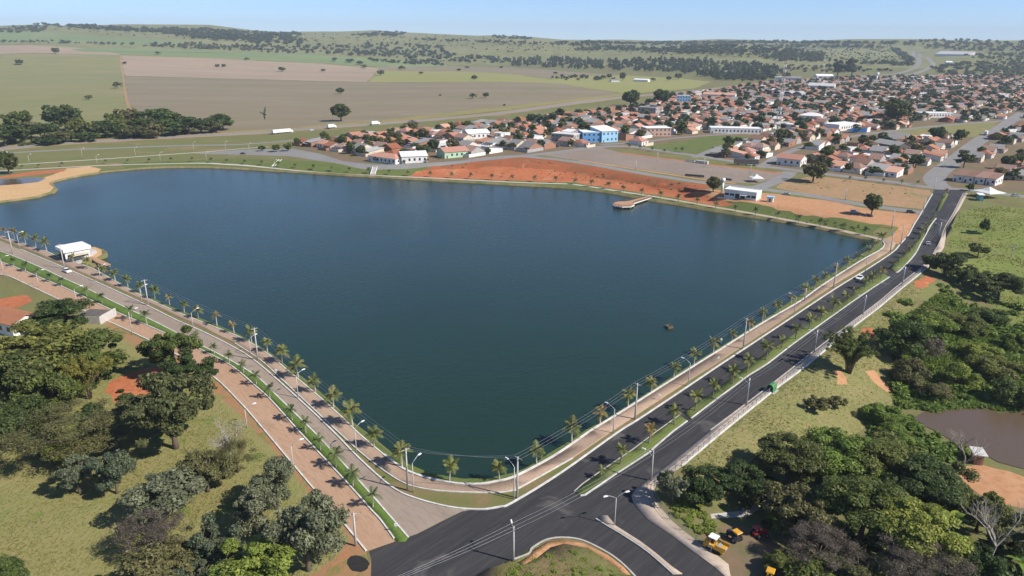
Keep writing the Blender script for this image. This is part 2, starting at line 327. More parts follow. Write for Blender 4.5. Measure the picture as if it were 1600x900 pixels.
class MB:
    """collects simple solids into one mesh"""
    def __init__(s): s.v = []; s.f = []; s.m = []; s.sm = []
    def add(s, vs, fs, mi=0, smooth=False):
        o = len(s.v); s.v += [tuple(p) for p in vs]
        for f in fs: s.f.append(tuple(i + o for i in f)); s.m.append(mi); s.sm.append(smooth)
    def box(s, c, d, rz=0.0, mi=0, top=None):
        """c = centre of the bottom face, d = full size; top = (sx, sy) scale of the upper face"""
        t = top or (1, 1); ca, sa = math.cos(rz), math.sin(rz); vs = []
        for k, (z, q) in enumerate(((0, (1, 1)), (d[2], t))):
            for (a, b) in ((-.5, -.5), (.5, -.5), (.5, .5), (-.5, .5)):
                x = a * d[0] * q[0]; y = b * d[1] * q[1]
                vs.append((c[0] + x * ca - y * sa, c[1] + x * sa + y * ca, c[2] + z))
        s.add(vs, [(3, 2, 1, 0), (4, 5, 6, 7), (0, 1, 5, 4), (1, 2, 6, 5), (2, 3, 7, 6), (3, 0, 4, 7)], mi)
    def tube(s, pts, rad, n=7, mi=0, caps=True):
        pts = [Vector(p) for p in pts]; o = []; rings = []
        if not hasattr(rad, '__len__'): rad = [rad] * len(pts)
        for i, p in enumerate(pts):
            d = (pts[min(i + 1, len(pts) - 1)] - pts[max(i - 1, 0)]).normalized()
            a = d.orthogonal().normalized() if i == 0 else (pa - d * pa.dot(d)).normalized()
            pa = a; b = d.cross(a)
            rings.append([p + (a * math.cos(2 * math.pi * k / n) + b * math.sin(2 * math.pi * k / n)) * rad[i] for k in range(n)])
        vs = [q for r in rings for q in r]; fs = []
        for i in range(len(pts) - 1):
            for k in range(n): fs.append((i * n + k, i * n + (k + 1) % n, (i + 1) * n + (k + 1) % n, (i + 1) * n + k))
        if caps: fs.append(tuple(range(n - 1, -1, -1))); fs.append(tuple((len(pts) - 1) * n + k for k in range(n)))
        s.add(vs, fs, mi, True)
    def prism(s, prof, axis0, axis1, depth_axis, origin, depth, mi=0):
        """closed profile of (a, b) pairs extruded along depth_axis"""
        a0, a1, dd, o = Vector(axis0), Vector(axis1), Vector(depth_axis), Vector(origin)
        n = len(prof); vs = [o + a0 * p[0] + a1 * p[1] for p in prof] + [o + a0 * p[0] + a1 * p[1] + dd * depth for p in prof]
        fs = [tuple(range(n - 1, -1, -1)), tuple(range(n, 2 * n))] + [(k, (k + 1) % n, n + (k + 1) % n, n + k) for k in range(n)]
        s.add(vs, fs, mi)
    def mesh(s, name, mats):
        me = bpy.data.meshes.new(name); me.from_pydata(s.v, [], s.f); mats = mats if isinstance(mats, (list, tuple)) else [mats]
        for m in mats: me.materials.append(MATS[m])
        me.polygons.foreach_set('material_index', s.m); me.polygons.foreach_set('use_smooth', s.sm)
        bm = bmesh.new(); bm.from_mesh(me); bmesh.ops.recalc_face_normals(bm, faces=bm.faces); bm.to_mesh(me); bm.free()
        me.update(); return me
    def build(s, name, mats, parent=None, loc=None, rz=None):
        o = bpy.data.objects.new(name, s.mesh(name, mats))
        if loc is not None: o.location = loc
        if rz is not None: o.rotation_euler = (0, 0, rz)
        return link(o, parent)

def copy_tree(o, parent=None):
    c = o.copy(); link(c, parent)
    if parent is not None: c.parent = parent; c.matrix_parent_inverse = o.matrix_parent_inverse.copy()
    for ch in list(o.children): copy_tree(ch, c)
    return c

def catmull(P, n=6):
    P = [Vector(p) for p in P]; out = []
    for i in range(len(P) - 1):
        p0 = P[max(i - 1, 0)]; p1 = P[i]; p2 = P[i + 1]; p3 = P[min(i + 2, len(P) - 1)]
        for k in range(n):
            t = k / n
            out.append(0.5 * ((2 * p1) + (p2 - p0) * t + (2 * p0 - 5 * p1 + 4 * p2 - p3) * t * t + (3 * p1 - p0 - 3 * p2 + p3) * t ** 3))
    out.append(P[-1]); return out

def W(px, z=None): return [((T(*p) if z is None else G(p[0], p[1], z)).to_2d()) for p in px]
def ribbon(pts, w):
    L = []; R = []
    for i, p in enumerate(pts):
        d = (pts[min(i + 1, len(pts) - 1)] - pts[max(i - 1, 0)]).normalized(); nrm = Vector((-d.y, d.x))
        L.append(p + nrm * w / 2); R.append(p - nrm * w / 2)
    return L + R[::-1]
def offset_closed(P, d):
    n = len(P); out = []
    area = sum(P[i].x * P[(i + 1) % n].y - P[(i + 1) % n].x * P[i].y for i in range(n)); sg = 1 if area > 0 else -1
    for i in range(n):
        e = (P[(i + 1) % n] - P[i - 1]).normalized(); out.append(P[i] + Vector((e.y, -e.x)) * d * sg)
    return out
# ------------------------------------------------------------------ the ground: one triangulation cut into its covers
ZONES = []
ROUGH = {'red_flat': 1.6, 'red_cut': 1.4, 'dirt_flat': 1.4, 'vacant_lot': 1.2, 'sand_spit': .5, 'island_sand': .3, 'red_strip': .6, 'red_verge': .55, 'red_clearing': 1.0, 'erosion_scar': 1.1, 'pasture': 1.2, 'slope': 1.2, 'wet_meadow': 1.5, 'yard': 1.0, 'meadow': 1.5, 'field': 3.0, 'tall_grass_strip': 2.0, 'black_patch': .25, 'town_ground': 2.0, 'rough_lot': 1.5}
def roughen(P, amp):
    out = []; rr = random.Random(len(P)); st = amp * 2.2
    for i in range(len(P)):
        a, b = P[i], P[(i + 1) % len(P)]; ln = (b - a).length; n = max(1, min(60, int(ln / st))); nr = Vector((b.y - a.y, a.x - b.x)).normalized(); w = 0
        for k in range(n):
            w = w * .6 + rr.uniform(-1, 1) * amp * .7; out.append(a.lerp(b, k / n) + (nr * w if k else Vector((0, 0))))
    return out
def zone(name, mat, poly, label, raise_=0.0):
    if name in ROUGH: poly = roughen([Vector((p[0], p[1])) for p in poly], ROUGH[name])
    ZONES.append((name, mat, [Vector((p[0], p[1])) for p in poly], label, raise_))
WL = -1.0                                            # lake level
SHORE_PX = [(612, 707), (637, 725), (675, 741), (700, 746), (725, 750), (762, 749), (800, 741), (815, 735), (835, 724), (850, 713), (887, 691), (910, 675), (940, 659), (975, 637), (1012, 613),
            (1050, 588), (1082, 569), (1112, 550), (1142, 532), (1170, 514), (1200, 495), (1225, 477), (1250, 461), (1272, 446), (1300, 428), (1325, 411), (1348, 396), (1360, 388), (1366, 381),
            (1362, 376), (1350, 373), (1325, 368.5), (1300, 362), (1250, 352), (1200, 344), (1150, 336), (1100, 328), (1050, 319), (1010, 313), (975, 306), (940, 300), (900, 295.5), (850, 292), (800, 289.5),
            (750, 286.5), (700, 284), (650, 281), (600, 278), (550, 275), (500, 272), (460, 269.5), (430, 268), (400, 266), (360, 263.5), (320, 262), (270, 262), (230, 263.5), (200, 266), (160, 270), (125, 276), (100, 281), (82, 286), (80, 290),
            (88, 295), (82, 302), (60, 309), (40, 312), (0, 317), (-60, 321), (-150, 325), (-230, 325),
            (-230, 318), (-150, 331), (-60, 352), (0, 370), (40, 384), (72, 394), (92, 399), (110, 394), (128, 388), (150, 388), (163, 393), (164, 401), (152, 408), (140, 412), (150, 421), (175, 434), (205, 451), (240, 467), (275, 483), (325, 503), (370, 521),
            (400, 537), (425, 553), (450, 573), (475, 591), (500, 612), (525, 635), (550, 658), (580, 681)]
SHORE = W(SHORE_PX, WL)
BANK = offset_closed(SHORE, 1.0); BED = offset_closed(SHORE, -1.6)
KERB_SHORE = [(-60, 348), (0, 368), (40, 382), (72, 393), (100, 405), (140, 418), (170, 434), (205, 454), (240, 471), (275, 487), (325, 507), (370, 525), (400, 541), (425, 558), (447, 577), (465, 592), (495, 617), (532, 650), (562, 679), (600, 711), (625, 730), (645, 740), (670, 748), (712, 756), (750, 757),
              (775, 753), (800, 747), (837, 729), (875, 707), (922, 674), (950, 657), (987, 634), (1050, 594), (1112, 555), (1150, 531), (1200, 500), (1250, 471), (1282, 448), (1325, 420), (1355, 402), (1375, 391), (1382, 383), (1379, 377)]
STRIP_LEFT = [(-60, 354), (0, 376), (32, 390), (95, 416), (160, 445), (225, 475), (275, 500), (312, 516), (362, 541), (400, 565), (465, 622), (520, 674), (562, 717), (612, 761), (650, 779), (700, 792), (737, 796)]
STRIP_RIGHT = [(-60, 351.5), (0, 373), (33, 386.5), (97, 412.5), (163, 441), (228, 471), (279, 496), (317, 512), (367, 536.5), (406, 562), (437, 590), (482, 632), (527, 674), (575, 717), (625, 752), (662, 764), (712, 769), (775, 770), (800, 767)]
ROAD_L = [(722, 799), (737, 796.5), (760, 796), (782, 792), (800, 786), (875, 740), (965, 676), (1000, 654), (1072, 606), (1130, 567), (1200, 521), (1307, 450), (1350, 424), (1387, 400), (1400, 390), (1409, 379), (1425, 357), (1437, 337), (1457, 303)]
ROAD_R = [(1505, 302), (1490, 332), (1472, 367), (1462, 390), (1450, 408), (1437, 420), (1400, 449), (1375, 470), (1320, 512), (1287, 537), (1250, 566), (1195, 609), (1162, 634), (1110, 673), (1055, 717), (1017, 747), (994, 764), (986.5, 774), (990, 787), (1012, 812), (1050, 837), (1087, 865), (1117, 887), (1150, 915)]
PAVE_OUT = [(1512, 302), (1500, 325), (1477, 375), (1475, 387), (1461, 406), (1440, 426), (1410, 450), (1372, 482), (1330, 514), (1260, 572), (1217, 604), (1200, 618), (1132, 673), (1065, 729), (1025, 758), (1021, 768), (1022, 776), (1030, 792), (1050, 815), (1087, 845), (1122, 870), (1180, 915)]
WALK_OUT = [(800, 766), (815, 761), (895, 716), (955, 675), (1037, 621), (1072, 598), (1125, 564), (1200, 515), (1305, 444), (1340, 423), (1375, 402), (1395, 389), (1400, 381), (1392, 374), (1379, 372)]
LL_LEFT = [(-60, 414), (0, 429), (15, 432), (47, 447), (107, 475), (155, 496), (210, 521), (245, 538), (290, 562), (335, 590), (375, 629), (400, 657), (442, 707), (485, 758), (532, 812), (572, 861)]
MED_L = [(-60, 390), (0, 409), (30, 420), (70, 437), (102, 450), (150, 473), (180, 487), (250, 517), (315, 547), (362, 572), (400, 604), (425, 627), (468, 675), (512, 722), (550, 763), (580, 797), (595, 813), (616, 842)]
MED_R = [(-60, 375), (0, 393), (25, 402), (62, 417.5), (95, 433), (139, 453), (180, 473), (250, 507), (300, 533), (350, 558), (400, 588), (437, 623), (489, 674), (525, 712), (572, 764), (600, 796), (638, 840)]
AM_L = [(897, 769), (910, 757), (940, 736), (990, 702), (1025, 675.5), (1062, 649)]
AM_R = [(907, 775), (914, 774), (962, 741), (1012, 709), (1052, 674), (1074, 658)]
AM2_L = [(1068, 645), (1112, 614), (1142, 592), (1200, 550), (1225, 533), (1325, 464), (1345, 449), (1378, 427)]
AM2_R = [(1080, 654), (1125, 620), (1170, 587), (1200, 568), (1240, 537), (1330, 473), (1365, 449), (1390, 433)]
AM3_L = [(1388, 420), (1420, 392), (1435, 372), (1460, 340)]
AM3_R = [(1400, 426), (1407, 422), (1430, 397), (1442, 375), (1463, 341)]

zone('hills', 'hill_pasture', [(-14000, 2100), (-5000, 1900), (-2600, 2350), (0, 2700), (900, 2300), (2600, 1700), (14000, 1500), (14000, 20000), (-14000, 20000)], 'rolling pasture hills along the horizon')
def fz(mat, px, label): zone('field', mat, W(px), label)
fz('field_crop', [(-120, 46), (0, 48), (30, 48), (110, 53), (180, 58), (290, 66), (270, 71), (180, 70), (100, 67), (0, 66), (-120, 66)], 'pale green crop field near the hills at far left')
fz('field_crop', [(135, 75), (250, 76), (330, 79), (400, 82), (520, 88), (690, 98), (700, 103), (590, 104), (500, 98), (400, 94), (300, 89), (188, 85), (110, 77)], 'long green crop strip behind the stubble field')
fz('field_stubble', [(-120, 69), (60, 71), (135, 75), (110, 77), (188, 85), (187, 86), (90, 84), (-120, 86)], 'narrow brown strip behind the yellow-green field')
fz('field_green', [(-120, 85), (0, 85), (187, 86.5), (190, 110), (196, 158), (206, 190), (150, 215), (-120, 245)], 'yellow-green pasture field at the far left')
fz('field_stubble', [(189, 86.5), (300, 90), (400, 95), (500, 99), (592, 106), (585, 116), (573, 128), (400, 124), (194, 118)], 'pinkish brown stubble field')
fz('field_olive', [(194, 119.5), (400, 125), (573, 128.5), (800, 128.5), (880, 131), (972, 146.5), (955, 150), (800, 169), (600, 191), (430, 205), (370, 209), (330, 205), (230, 195), (198, 158)], 'large olive brown ploughed field beside the highway')
fz('field_yellow', [(592, 109.5), (700, 111), (800, 116), (880, 127), (880, 131), (800, 128), (575, 128)], 'bright yellow-green field wedge')
fz('field_olive', [(592, 104.5), (700, 103.5), (800, 105), (900, 113), (980, 118), (900, 119), (860, 123), (800, 116), (700, 111), (592, 109)], 'brownish rough pasture before the tree belt')
fz('field_yellow', [(860, 123), (900, 119), (980, 118), (1060, 122), (1110, 128), (1085, 138), (980, 147), (880, 131)], 'yellowish paddock beside the highway bend')
zone('tall_grass_strip', 'tall_grass', W([(330, 206), (430, 202), (600, 187.5), (800, 166), (955, 148.5), (972, 146), (976, 149), (800, 171), (600, 192.5), (430, 207.5), (300, 214)]), 'strip of tall yellow grass along the highway')
zone('verge', 'verge_far', W([(-120, 262), (-120, 240), (0, 233), (100, 224), (250, 215), (400, 210), (575, 197), (700, 187), (800, 177), (950, 157), (1000, 152), (1000, 158), (950, 168), (800, 188), (700, 200), (560, 216), (440, 232), (370, 244), (200, 258), (0, 272), (-120, 285)]), 'mown green verge between highway and lake')
zone('town_ground', 'town_earth', W([(452, 230), (500, 217), (560, 213.5), (650, 200.5), (800, 188.5), (920, 174), (985, 163), (1060, 149), (1130, 140), (1180, 129), (1260, 124), (1400, 118), (1500, 116), (1700, 122), (1750, 200), (1720, 310), (1600, 300), (1515, 296), (1455, 297), (1300, 276), (1200, 262), (1100, 246), (1010, 236), (950, 231), (850, 240), (725, 252), (640, 259), (575, 258), (520, 250)]), 'earth and yards of the town')
zone('embankment', 'lawn', offset_closed(SHORE, 26)[30:58] + offset_closed(SHORE, 0)[57:29:-1], 'grass bank around the far shore')
zone('lakeside_grass', 'lawn', offset_closed(SHORE, 5.5), 'strip of grass around the lake')
zone('red_flat', 'red_earth', W([(635, 277), (650, 268), (700, 262), (760, 258), (830, 262), (900, 268), (990, 284), (1060, 296), (1110, 302), (1150, 318), (1100, 318), (1025, 304), (975, 297), (900, 285), (800, 282), (700, 279)]), 'bare red earth flat behind the far walkway')
zone('red_cut', 'red_cut_face', W([(660, 266), (700, 254), (760, 247.5), (800, 245), (850, 248), (900, 255), (1000, 273), (1060, 283), (1105, 289), (1105, 301), (1060, 297), (990, 285), (900, 269), (830, 262), (760, 260), (700, 264)]), 'red earth cut face below the upper street')
zone('dirt_flat', 'orange_dirt', W([(1085, 300), (1110, 296), (1200, 302), (1290, 313), (1350, 325), (1440, 336), (1437, 342), (1420, 366), (1404, 382), (1385, 372), (1405, 355), (1350, 348), (1250, 336), (1200, 322), (1140, 314)]), 'orange dirt flat by the parked cars')
zone('vacant_lot', 'vacant_dry', W([(1213, 293), (1225, 284), (1275, 275), (1350, 284), (1455, 298), (1451, 306), (1440, 327), (1375, 320), (1250, 301)]), 'dry vacant lot between two streets')
zone('parking_lot', 'lot_paving', W([(845, 242), (870, 236), (940, 231), (970, 238), (1070, 251), (1195, 268), (1226, 269), (1215, 277), (1178, 287), (1150, 285), (1100, 279), (1000, 264), (900, 250)]), 'wide paved event lot above the red cut')
zone('earth_rim', 'red_earth', ribbon(W([(968, 238.5), (1010, 244), (1070, 251.5), (1130, 259.5), (1195, 267.5), (1222, 271)]), 4.0), 'narrow red earth rim of the event lot')
zone('earth_rim', 'orange_dirt', ribbon(W([(905, 250.5), (1000, 265.5), (1060, 274.5), (1100, 280.5), (1150, 286.5)]), 3.0), 'narrow dirt rim at the front of the event lot')
zone('park_lawn', 'lawn', W([(1000, 230), (1065, 221), (1110, 212), (1180, 212), (1150, 220), (1125, 232), (1100, 242)]), 'green park lawn in front of the town')
zone('rough_lot', 'slope_grass', W([(1375, 209), (1400, 202), (1480, 195), (1560, 188), (1555, 196), (1530, 214), (1400, 214)]), 'open grassy lot in the town')
# sandy spit with its pool
zone('sand_spit', 'sand', W([(-120, 283), (0, 289), (30, 287), (55, 283), (85, 272), (105, 263), (140, 260), (158, 264), (150, 271), (125, 277), (100, 282), (83, 286.5), (80, 290), (89, 295), (83, 302.5), (60, 309.5), (40, 312.5), (0, 317.5), (-120, 322)]), 'pale sand spit at the left end of the lake')
zone('red_strip', 'red_earth', W([(0, 276), (50, 268), (105, 264), (100, 268), (60, 273), (0, 279)]), 'red earth strip behind the spit pool')
zone('field_track', 'vacant_dry', ribbon(W([(188, 86.5), (190.5, 110), (194, 130), (198, 158), (207, 185)]), 4), 'pale sandy track between two fields')
zone('field_edge', 'slope_grass', ribbon(W([(195, 119), (400, 124.6), (573, 128.2), (800, 128.2), (880, 131)]), 5), 'grassy edge between stubble and ploughed field')
zone('field_edge', 'slope_grass', ribbon(W([(-100, 86), (90, 85), (188, 86), (400, 94.5), (590, 105)]), 7), 'grassy edge behind the stubble field')
# streets
def st(name, mat, px, w, label, smooth=True):
    P = W(px); P = [v.to_2d() for v in catmull([p.to_3d() for p in P], 4)] if smooth else P
    zone(name, mat, ribbon(P, w), label)
st('road_shoulder', 'vacant_dry', [(-160, 247), (0, 232.5), (95, 224), (250, 215), (400, 207.5), (575, 194.5), (700, 184.5), (800, 174.5), (950, 154.5), (1000, 149.5), (1100, 141), (1175, 131.5), (1250, 124.5), (1330, 119)], 24, 'dry earth shoulder of the highway')
st('highway', 'highway_asphalt', [(-160, 247), (0, 232.5), (95, 224), (250, 215), (400, 207.5), (575, 194.5), (700, 184.5), (800, 174.5), (950, 154.5), (1000, 149.5), (1100, 141), (1175, 131.5), (1250, 124.5), (1330, 119), (1395, 115.5), (1425, 108), (1436, 98), (1434, 90), (1427, 84), (1428, 79)], 14, 'two-lane highway running past the fields')
st('highway', 'highway_asphalt', [(1390, 120), (1422, 116.5), (1448, 108), (1458, 100), (1450, 91), (1436, 84)], 14, 'second carriageway of the distant highway')
st('frontage_road', 'street_grey', [(-160, 262), (0, 240), (200, 230.5), (300, 227), (400, 224), (525, 214), (650, 202), (800, 189.5), (900, 177), (980, 167)], 7, 'frontage road between highway and town')
st('path', 'concrete_pale', [(-60, 263), (37, 256.5), (175, 247.5), (275, 240.5), (375, 232.5), (420, 229.5)], 2.6, 'pale concrete path across the verge')
zone('car_park', 'street_grey', W([(300, 240), (375, 234), (455, 232), (500, 240), (540, 253), (450, 244), (380, 242)]), 'grey parking area left of the town')
st('street', 'street_grey', [(380, 238), (440, 240), (500, 249), (560, 257.5), (600, 260), (650, 258), (725, 252), (800, 245), (860, 239), (940, 229.5), (985, 229), (1050, 238), (1120, 248), (1200, 260.5), (1300, 273), (1400, 285), (1455, 293), (1515, 297), (1640, 312)], 9.0, 'grey street between lake bank and town')
st('street', 'street_grey', [(735, 250), (800, 244), (850, 247), (900, 253), (1000, 270), (1050, 278), (1100, 285.5), (1140, 289.5), (1200, 296.5), (1275, 307), (1350, 320), (1442, 332)], 8.5, 'grey street along the top of the red cut')
st('street', 'street_grey', [(1185, 293), (1210, 284), (1228, 275), (1235, 268)], 9, 'short cross street by the event lot')
st('street', 'street_grey', [(1475, 296), (1460, 277), (1495, 248), (1527, 222), (1555, 205), (1580, 188), (1600, 175)], 13, 'straight street running away into the town')
st('street', 'street_grey', [(1190, 262), (1215, 245), (1260, 228), (1320, 215), (1390, 205), (1470, 196), (1580, 188), (1680, 184)], 7, 'street crossing the middle of the town')
st('street', 'street_grey', [(1085, 246), (1130, 228), (1180, 214), (1220, 205)], 6, 'street beside the park lawn')
st('street', 'street_grey', [(940, 226), (1000, 222), (1060, 215), (1160, 208)], 6, 'street behind the park lawn')
st('walkway', 'concrete_pale', [(-60, 270), (20, 266), (100, 261.5), (187, 257.5), (300, 255), (350, 256.5), (400, 260), (500, 269.5), (580, 274), (650, 277), (800, 284.5), (860, 286.5), (900, 288.5), (975, 300), (1025, 307.5)], 2.6, 'pale concrete walkway along the far shore')
st('walkway', 'concrete_walk', [(1025, 307.5), (1100, 320.5), (1200, 338), (1300, 357), (1350, 368), (1390, 376)], 3.6, 'brown walkway along the right part of far shore')
# near roads
zone('island_sand', 'sand', W([(128, 386), (150, 386), (166, 392), (167, 401), (153, 409), (140, 413), (128, 408), (140, 400)]), 'sand rim of the kiosk island')
zone('kiosk_terrace', 'concrete_pale', W([(90, 402), (100, 396), (115, 390), (128, 388), (148, 389.5), (152, 394), (142, 402), (130, 411), (112, 412)]), 'white terrace around the kiosk', 0.1)
zone('meadow', 'meadow', W([(-200, 470), (0, 490), (120, 500), (160, 499), (245, 539), (335, 591), (400, 658), (485, 759), (572, 862), (579, 960), (-200, 960)]), 'mown yellow-green meadow at the left')
zone('verge', 'verge_dry', W(KERB_SHORE) + W(ROAD_L[3:15])[::-1] + W(STRIP_LEFT)[::-1], 'grass verge between lakeside walk and roads')
zone('red_verge', 'red_verge_soil', W([(155, 498), (210, 524), (245, 541), (290, 565), (335, 593), (375, 633), (400, 660), (442, 710), (485, 761), (532, 815), (572, 865), (580, 880), (579, 915), (450, 915), (505, 885), (530, 865), (545, 845), (525, 815), (505, 790), (477, 762), (433, 713), (392, 668), (365, 638), (325, 600), (280, 572), (240, 553), (200, 535)]), 'red earth edge beside the brick-coloured road')
zone('red_clearing', 'red_earth', W([(163, 612), (180, 592), (225, 576), (268, 570), (275, 580), (262, 592), (235, 612), (205, 626), (178, 630)]), 'red earth clearing among the left trees')
zone('red_clearing', 'red_earth', W([(-20, 470), (20, 463), (45, 462), (52, 470), (30, 480), (-20, 486)]), 'red earth patch at the left edge')
zone('street', 'paver_red', W(LL_LEFT) + W([(577, 860), (600, 852), (615, 847)]) + W(MED_L)[::-1], 'brick-coloured lane left of the palm median')
zone('street', 'paver_grey', W(MED_R) + W([(640, 841), (652, 834), (690, 814), (722, 799), (737, 796)]) + W(STRIP_LEFT)[::-1][1:], 'grey-brown lane between palm median and lake')
zone('road', 'asphalt_new', W([(579, 925), (580, 875), (576, 861), (615, 847), (652, 834)]) + W(ROAD_L) + W([(1459, 296), (1513, 297)]) + W(ROAD_R) + W([(1150, 960), (579, 960)]), 'fresh black asphalt avenue and junction')
zone('walk', 'walk_paver', W(STRIP_RIGHT) + W(WALK_OUT)[1:] + W(KERB_SHORE)[::-1], 'brown paved lakeside walk', 0.10)
zone('median', 'lush_lawn', W(MED_L) + W([(622, 847), (634, 846)]) + W(MED_R)[::-1], 'green palm median between the two left lanes', 0.14)
zone('median', 'lawn', W(AM_L) + W(AM_R)[::-1], 'grass median of the avenue nearest the junction', 0.14)
zone('median', 'lawn', W(AM2_L) + W(AM2_R)[::-1], 'long grass median in the middle of the avenue', 0.14)
zone('median', 'lawn', W(AM3_L) + W(AM3_R)[::-1], 'narrow planted median at the far avenue bend', 0.14)
zone('median', 'lawn', W([(1462, 329), (1477, 300), (1482, 304), (1467.5, 330)]), 'last short planted median of the avenue', 0.14)
zone('pavement', 'concrete_walk', W(ROAD_R) + W(PAVE_OUT)[::-1], 'pale pavement along the right side of the avenue', 0.13)
zone('traffic_island', 'verge_dry', W([(735, 905), (762, 889), (800, 876), (826, 866), (832, 857), (855, 844), (882, 841), (912, 846), (950, 865), (975, 884), (1000, 910), (1000, 960), (735, 960)]), 'grassy corner plot at the bottom of the junction', 0.13)
zone('traffic_island', 'concrete_walk', W([(931, 811), (940, 806), (949, 806), (962, 822), (1000, 846), (1025, 865), (1050, 886), (1066, 897), (1052, 898), (1012, 863), (975, 838), (950, 823)]), 'narrow triangular brown island with the twin lamp', 0.14)
zone('traffic_island', 'orange_dirt', W([(808, 880), (826, 870), (832, 861), (855, 847), (882, 844), (912, 849), (950, 868), (975, 887), (985, 899), (975, 899), (960, 885), (920, 858), (882, 850), (860, 856), (840, 872), (815, 885)]), 'bare dirt rim of the corner plot', 0.135)
zone('black_patch', 'black_patch', W([(543, 874), (548, 869), (560, 868), (572, 873), (578, 881), (574, 889), (563, 894), (550, 892), (544, 884)]), 'black patch on the red earth')  # flat rounded patch coloured near-black within the red earth
# right side
zone('pasture', 'pasture', W([(1500, 330), (1560, 322), (1760, 340), (1760, 500), (1600, 520), (1545, 470), (1480, 440), (1470, 412), (1480, 385)]), 'green pasture right of the avenue')
zone('slope', 'slope_grass', W([(1066, 731), (1132, 675), (1200, 622), (1260, 576), (1372, 487), (1440, 430), (1450, 445), (1400, 500), (1390, 580), (1400, 620), (1360, 660), (1330, 680), (1240, 690), (1150, 725), (1090, 740)]), 'dry grass slope below the avenue fence')
zone('erosion_scar', 'orange_dirt', W([(1300, 578), (1312, 577), (1322, 590), (1324, 601), (1308, 600)]), 'orange erosion scar under the bamboo')
zone('erosion_scar', 'orange_dirt', W([(1352, 580), (1366, 578), (1386, 598), (1397, 616), (1388, 614), (1365, 597)]), 'orange erosion scar beside the thicket')
zone('erosion_scar', 'red_earth', W([(1345, 517), (1362, 512), (1373, 530), (1360, 530)]), 'orange earth scar right of the bamboo')
zone('erosion_scar', 'red_earth', W([(1428, 440), (1445, 430), (1462, 436), (1450, 448), (1432, 450)]), 'red earth patch at the end of the fence')
zone('wet_meadow', 'wet_meadow', W([(1405, 500), (1480, 450), (1600, 520), (1760, 560), (1760, 660), (1600, 650), (1540, 640), (1430, 640), (1400, 640), (1395, 580)]), 'lush green wet meadow in the valley')
zone('yard', 'orange_dirt', W([(1500, 728), (1530, 725), (1600, 745), (1660, 770), (1640, 800), (1580, 790), (1530, 772), (1500, 745)]), 'orange dirt yard beside the small shed')
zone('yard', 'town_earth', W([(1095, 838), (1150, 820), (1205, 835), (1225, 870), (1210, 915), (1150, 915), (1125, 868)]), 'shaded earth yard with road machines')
zone('canal', 'concrete', W([(1110, 803), (1160, 798), (1200, 775), (1210, 782), (1165, 808), (1112, 810)]), 'dark concrete drain among the right trees')

def in_poly(P, X, Y):
    ins = np.zeros(X.shape, bool); n = len(P)
    for i in range(n):
        x1, y1 = P[i]; x2, y2 = P[(i + 1) % n]
        if y1 == y2: continue
        c = ((y1 > Y) != (y2 > Y)) & (X < (x2 - x1) * (Y - y1) / (y2 - y1) + x1)
        ins ^= c
    return ins

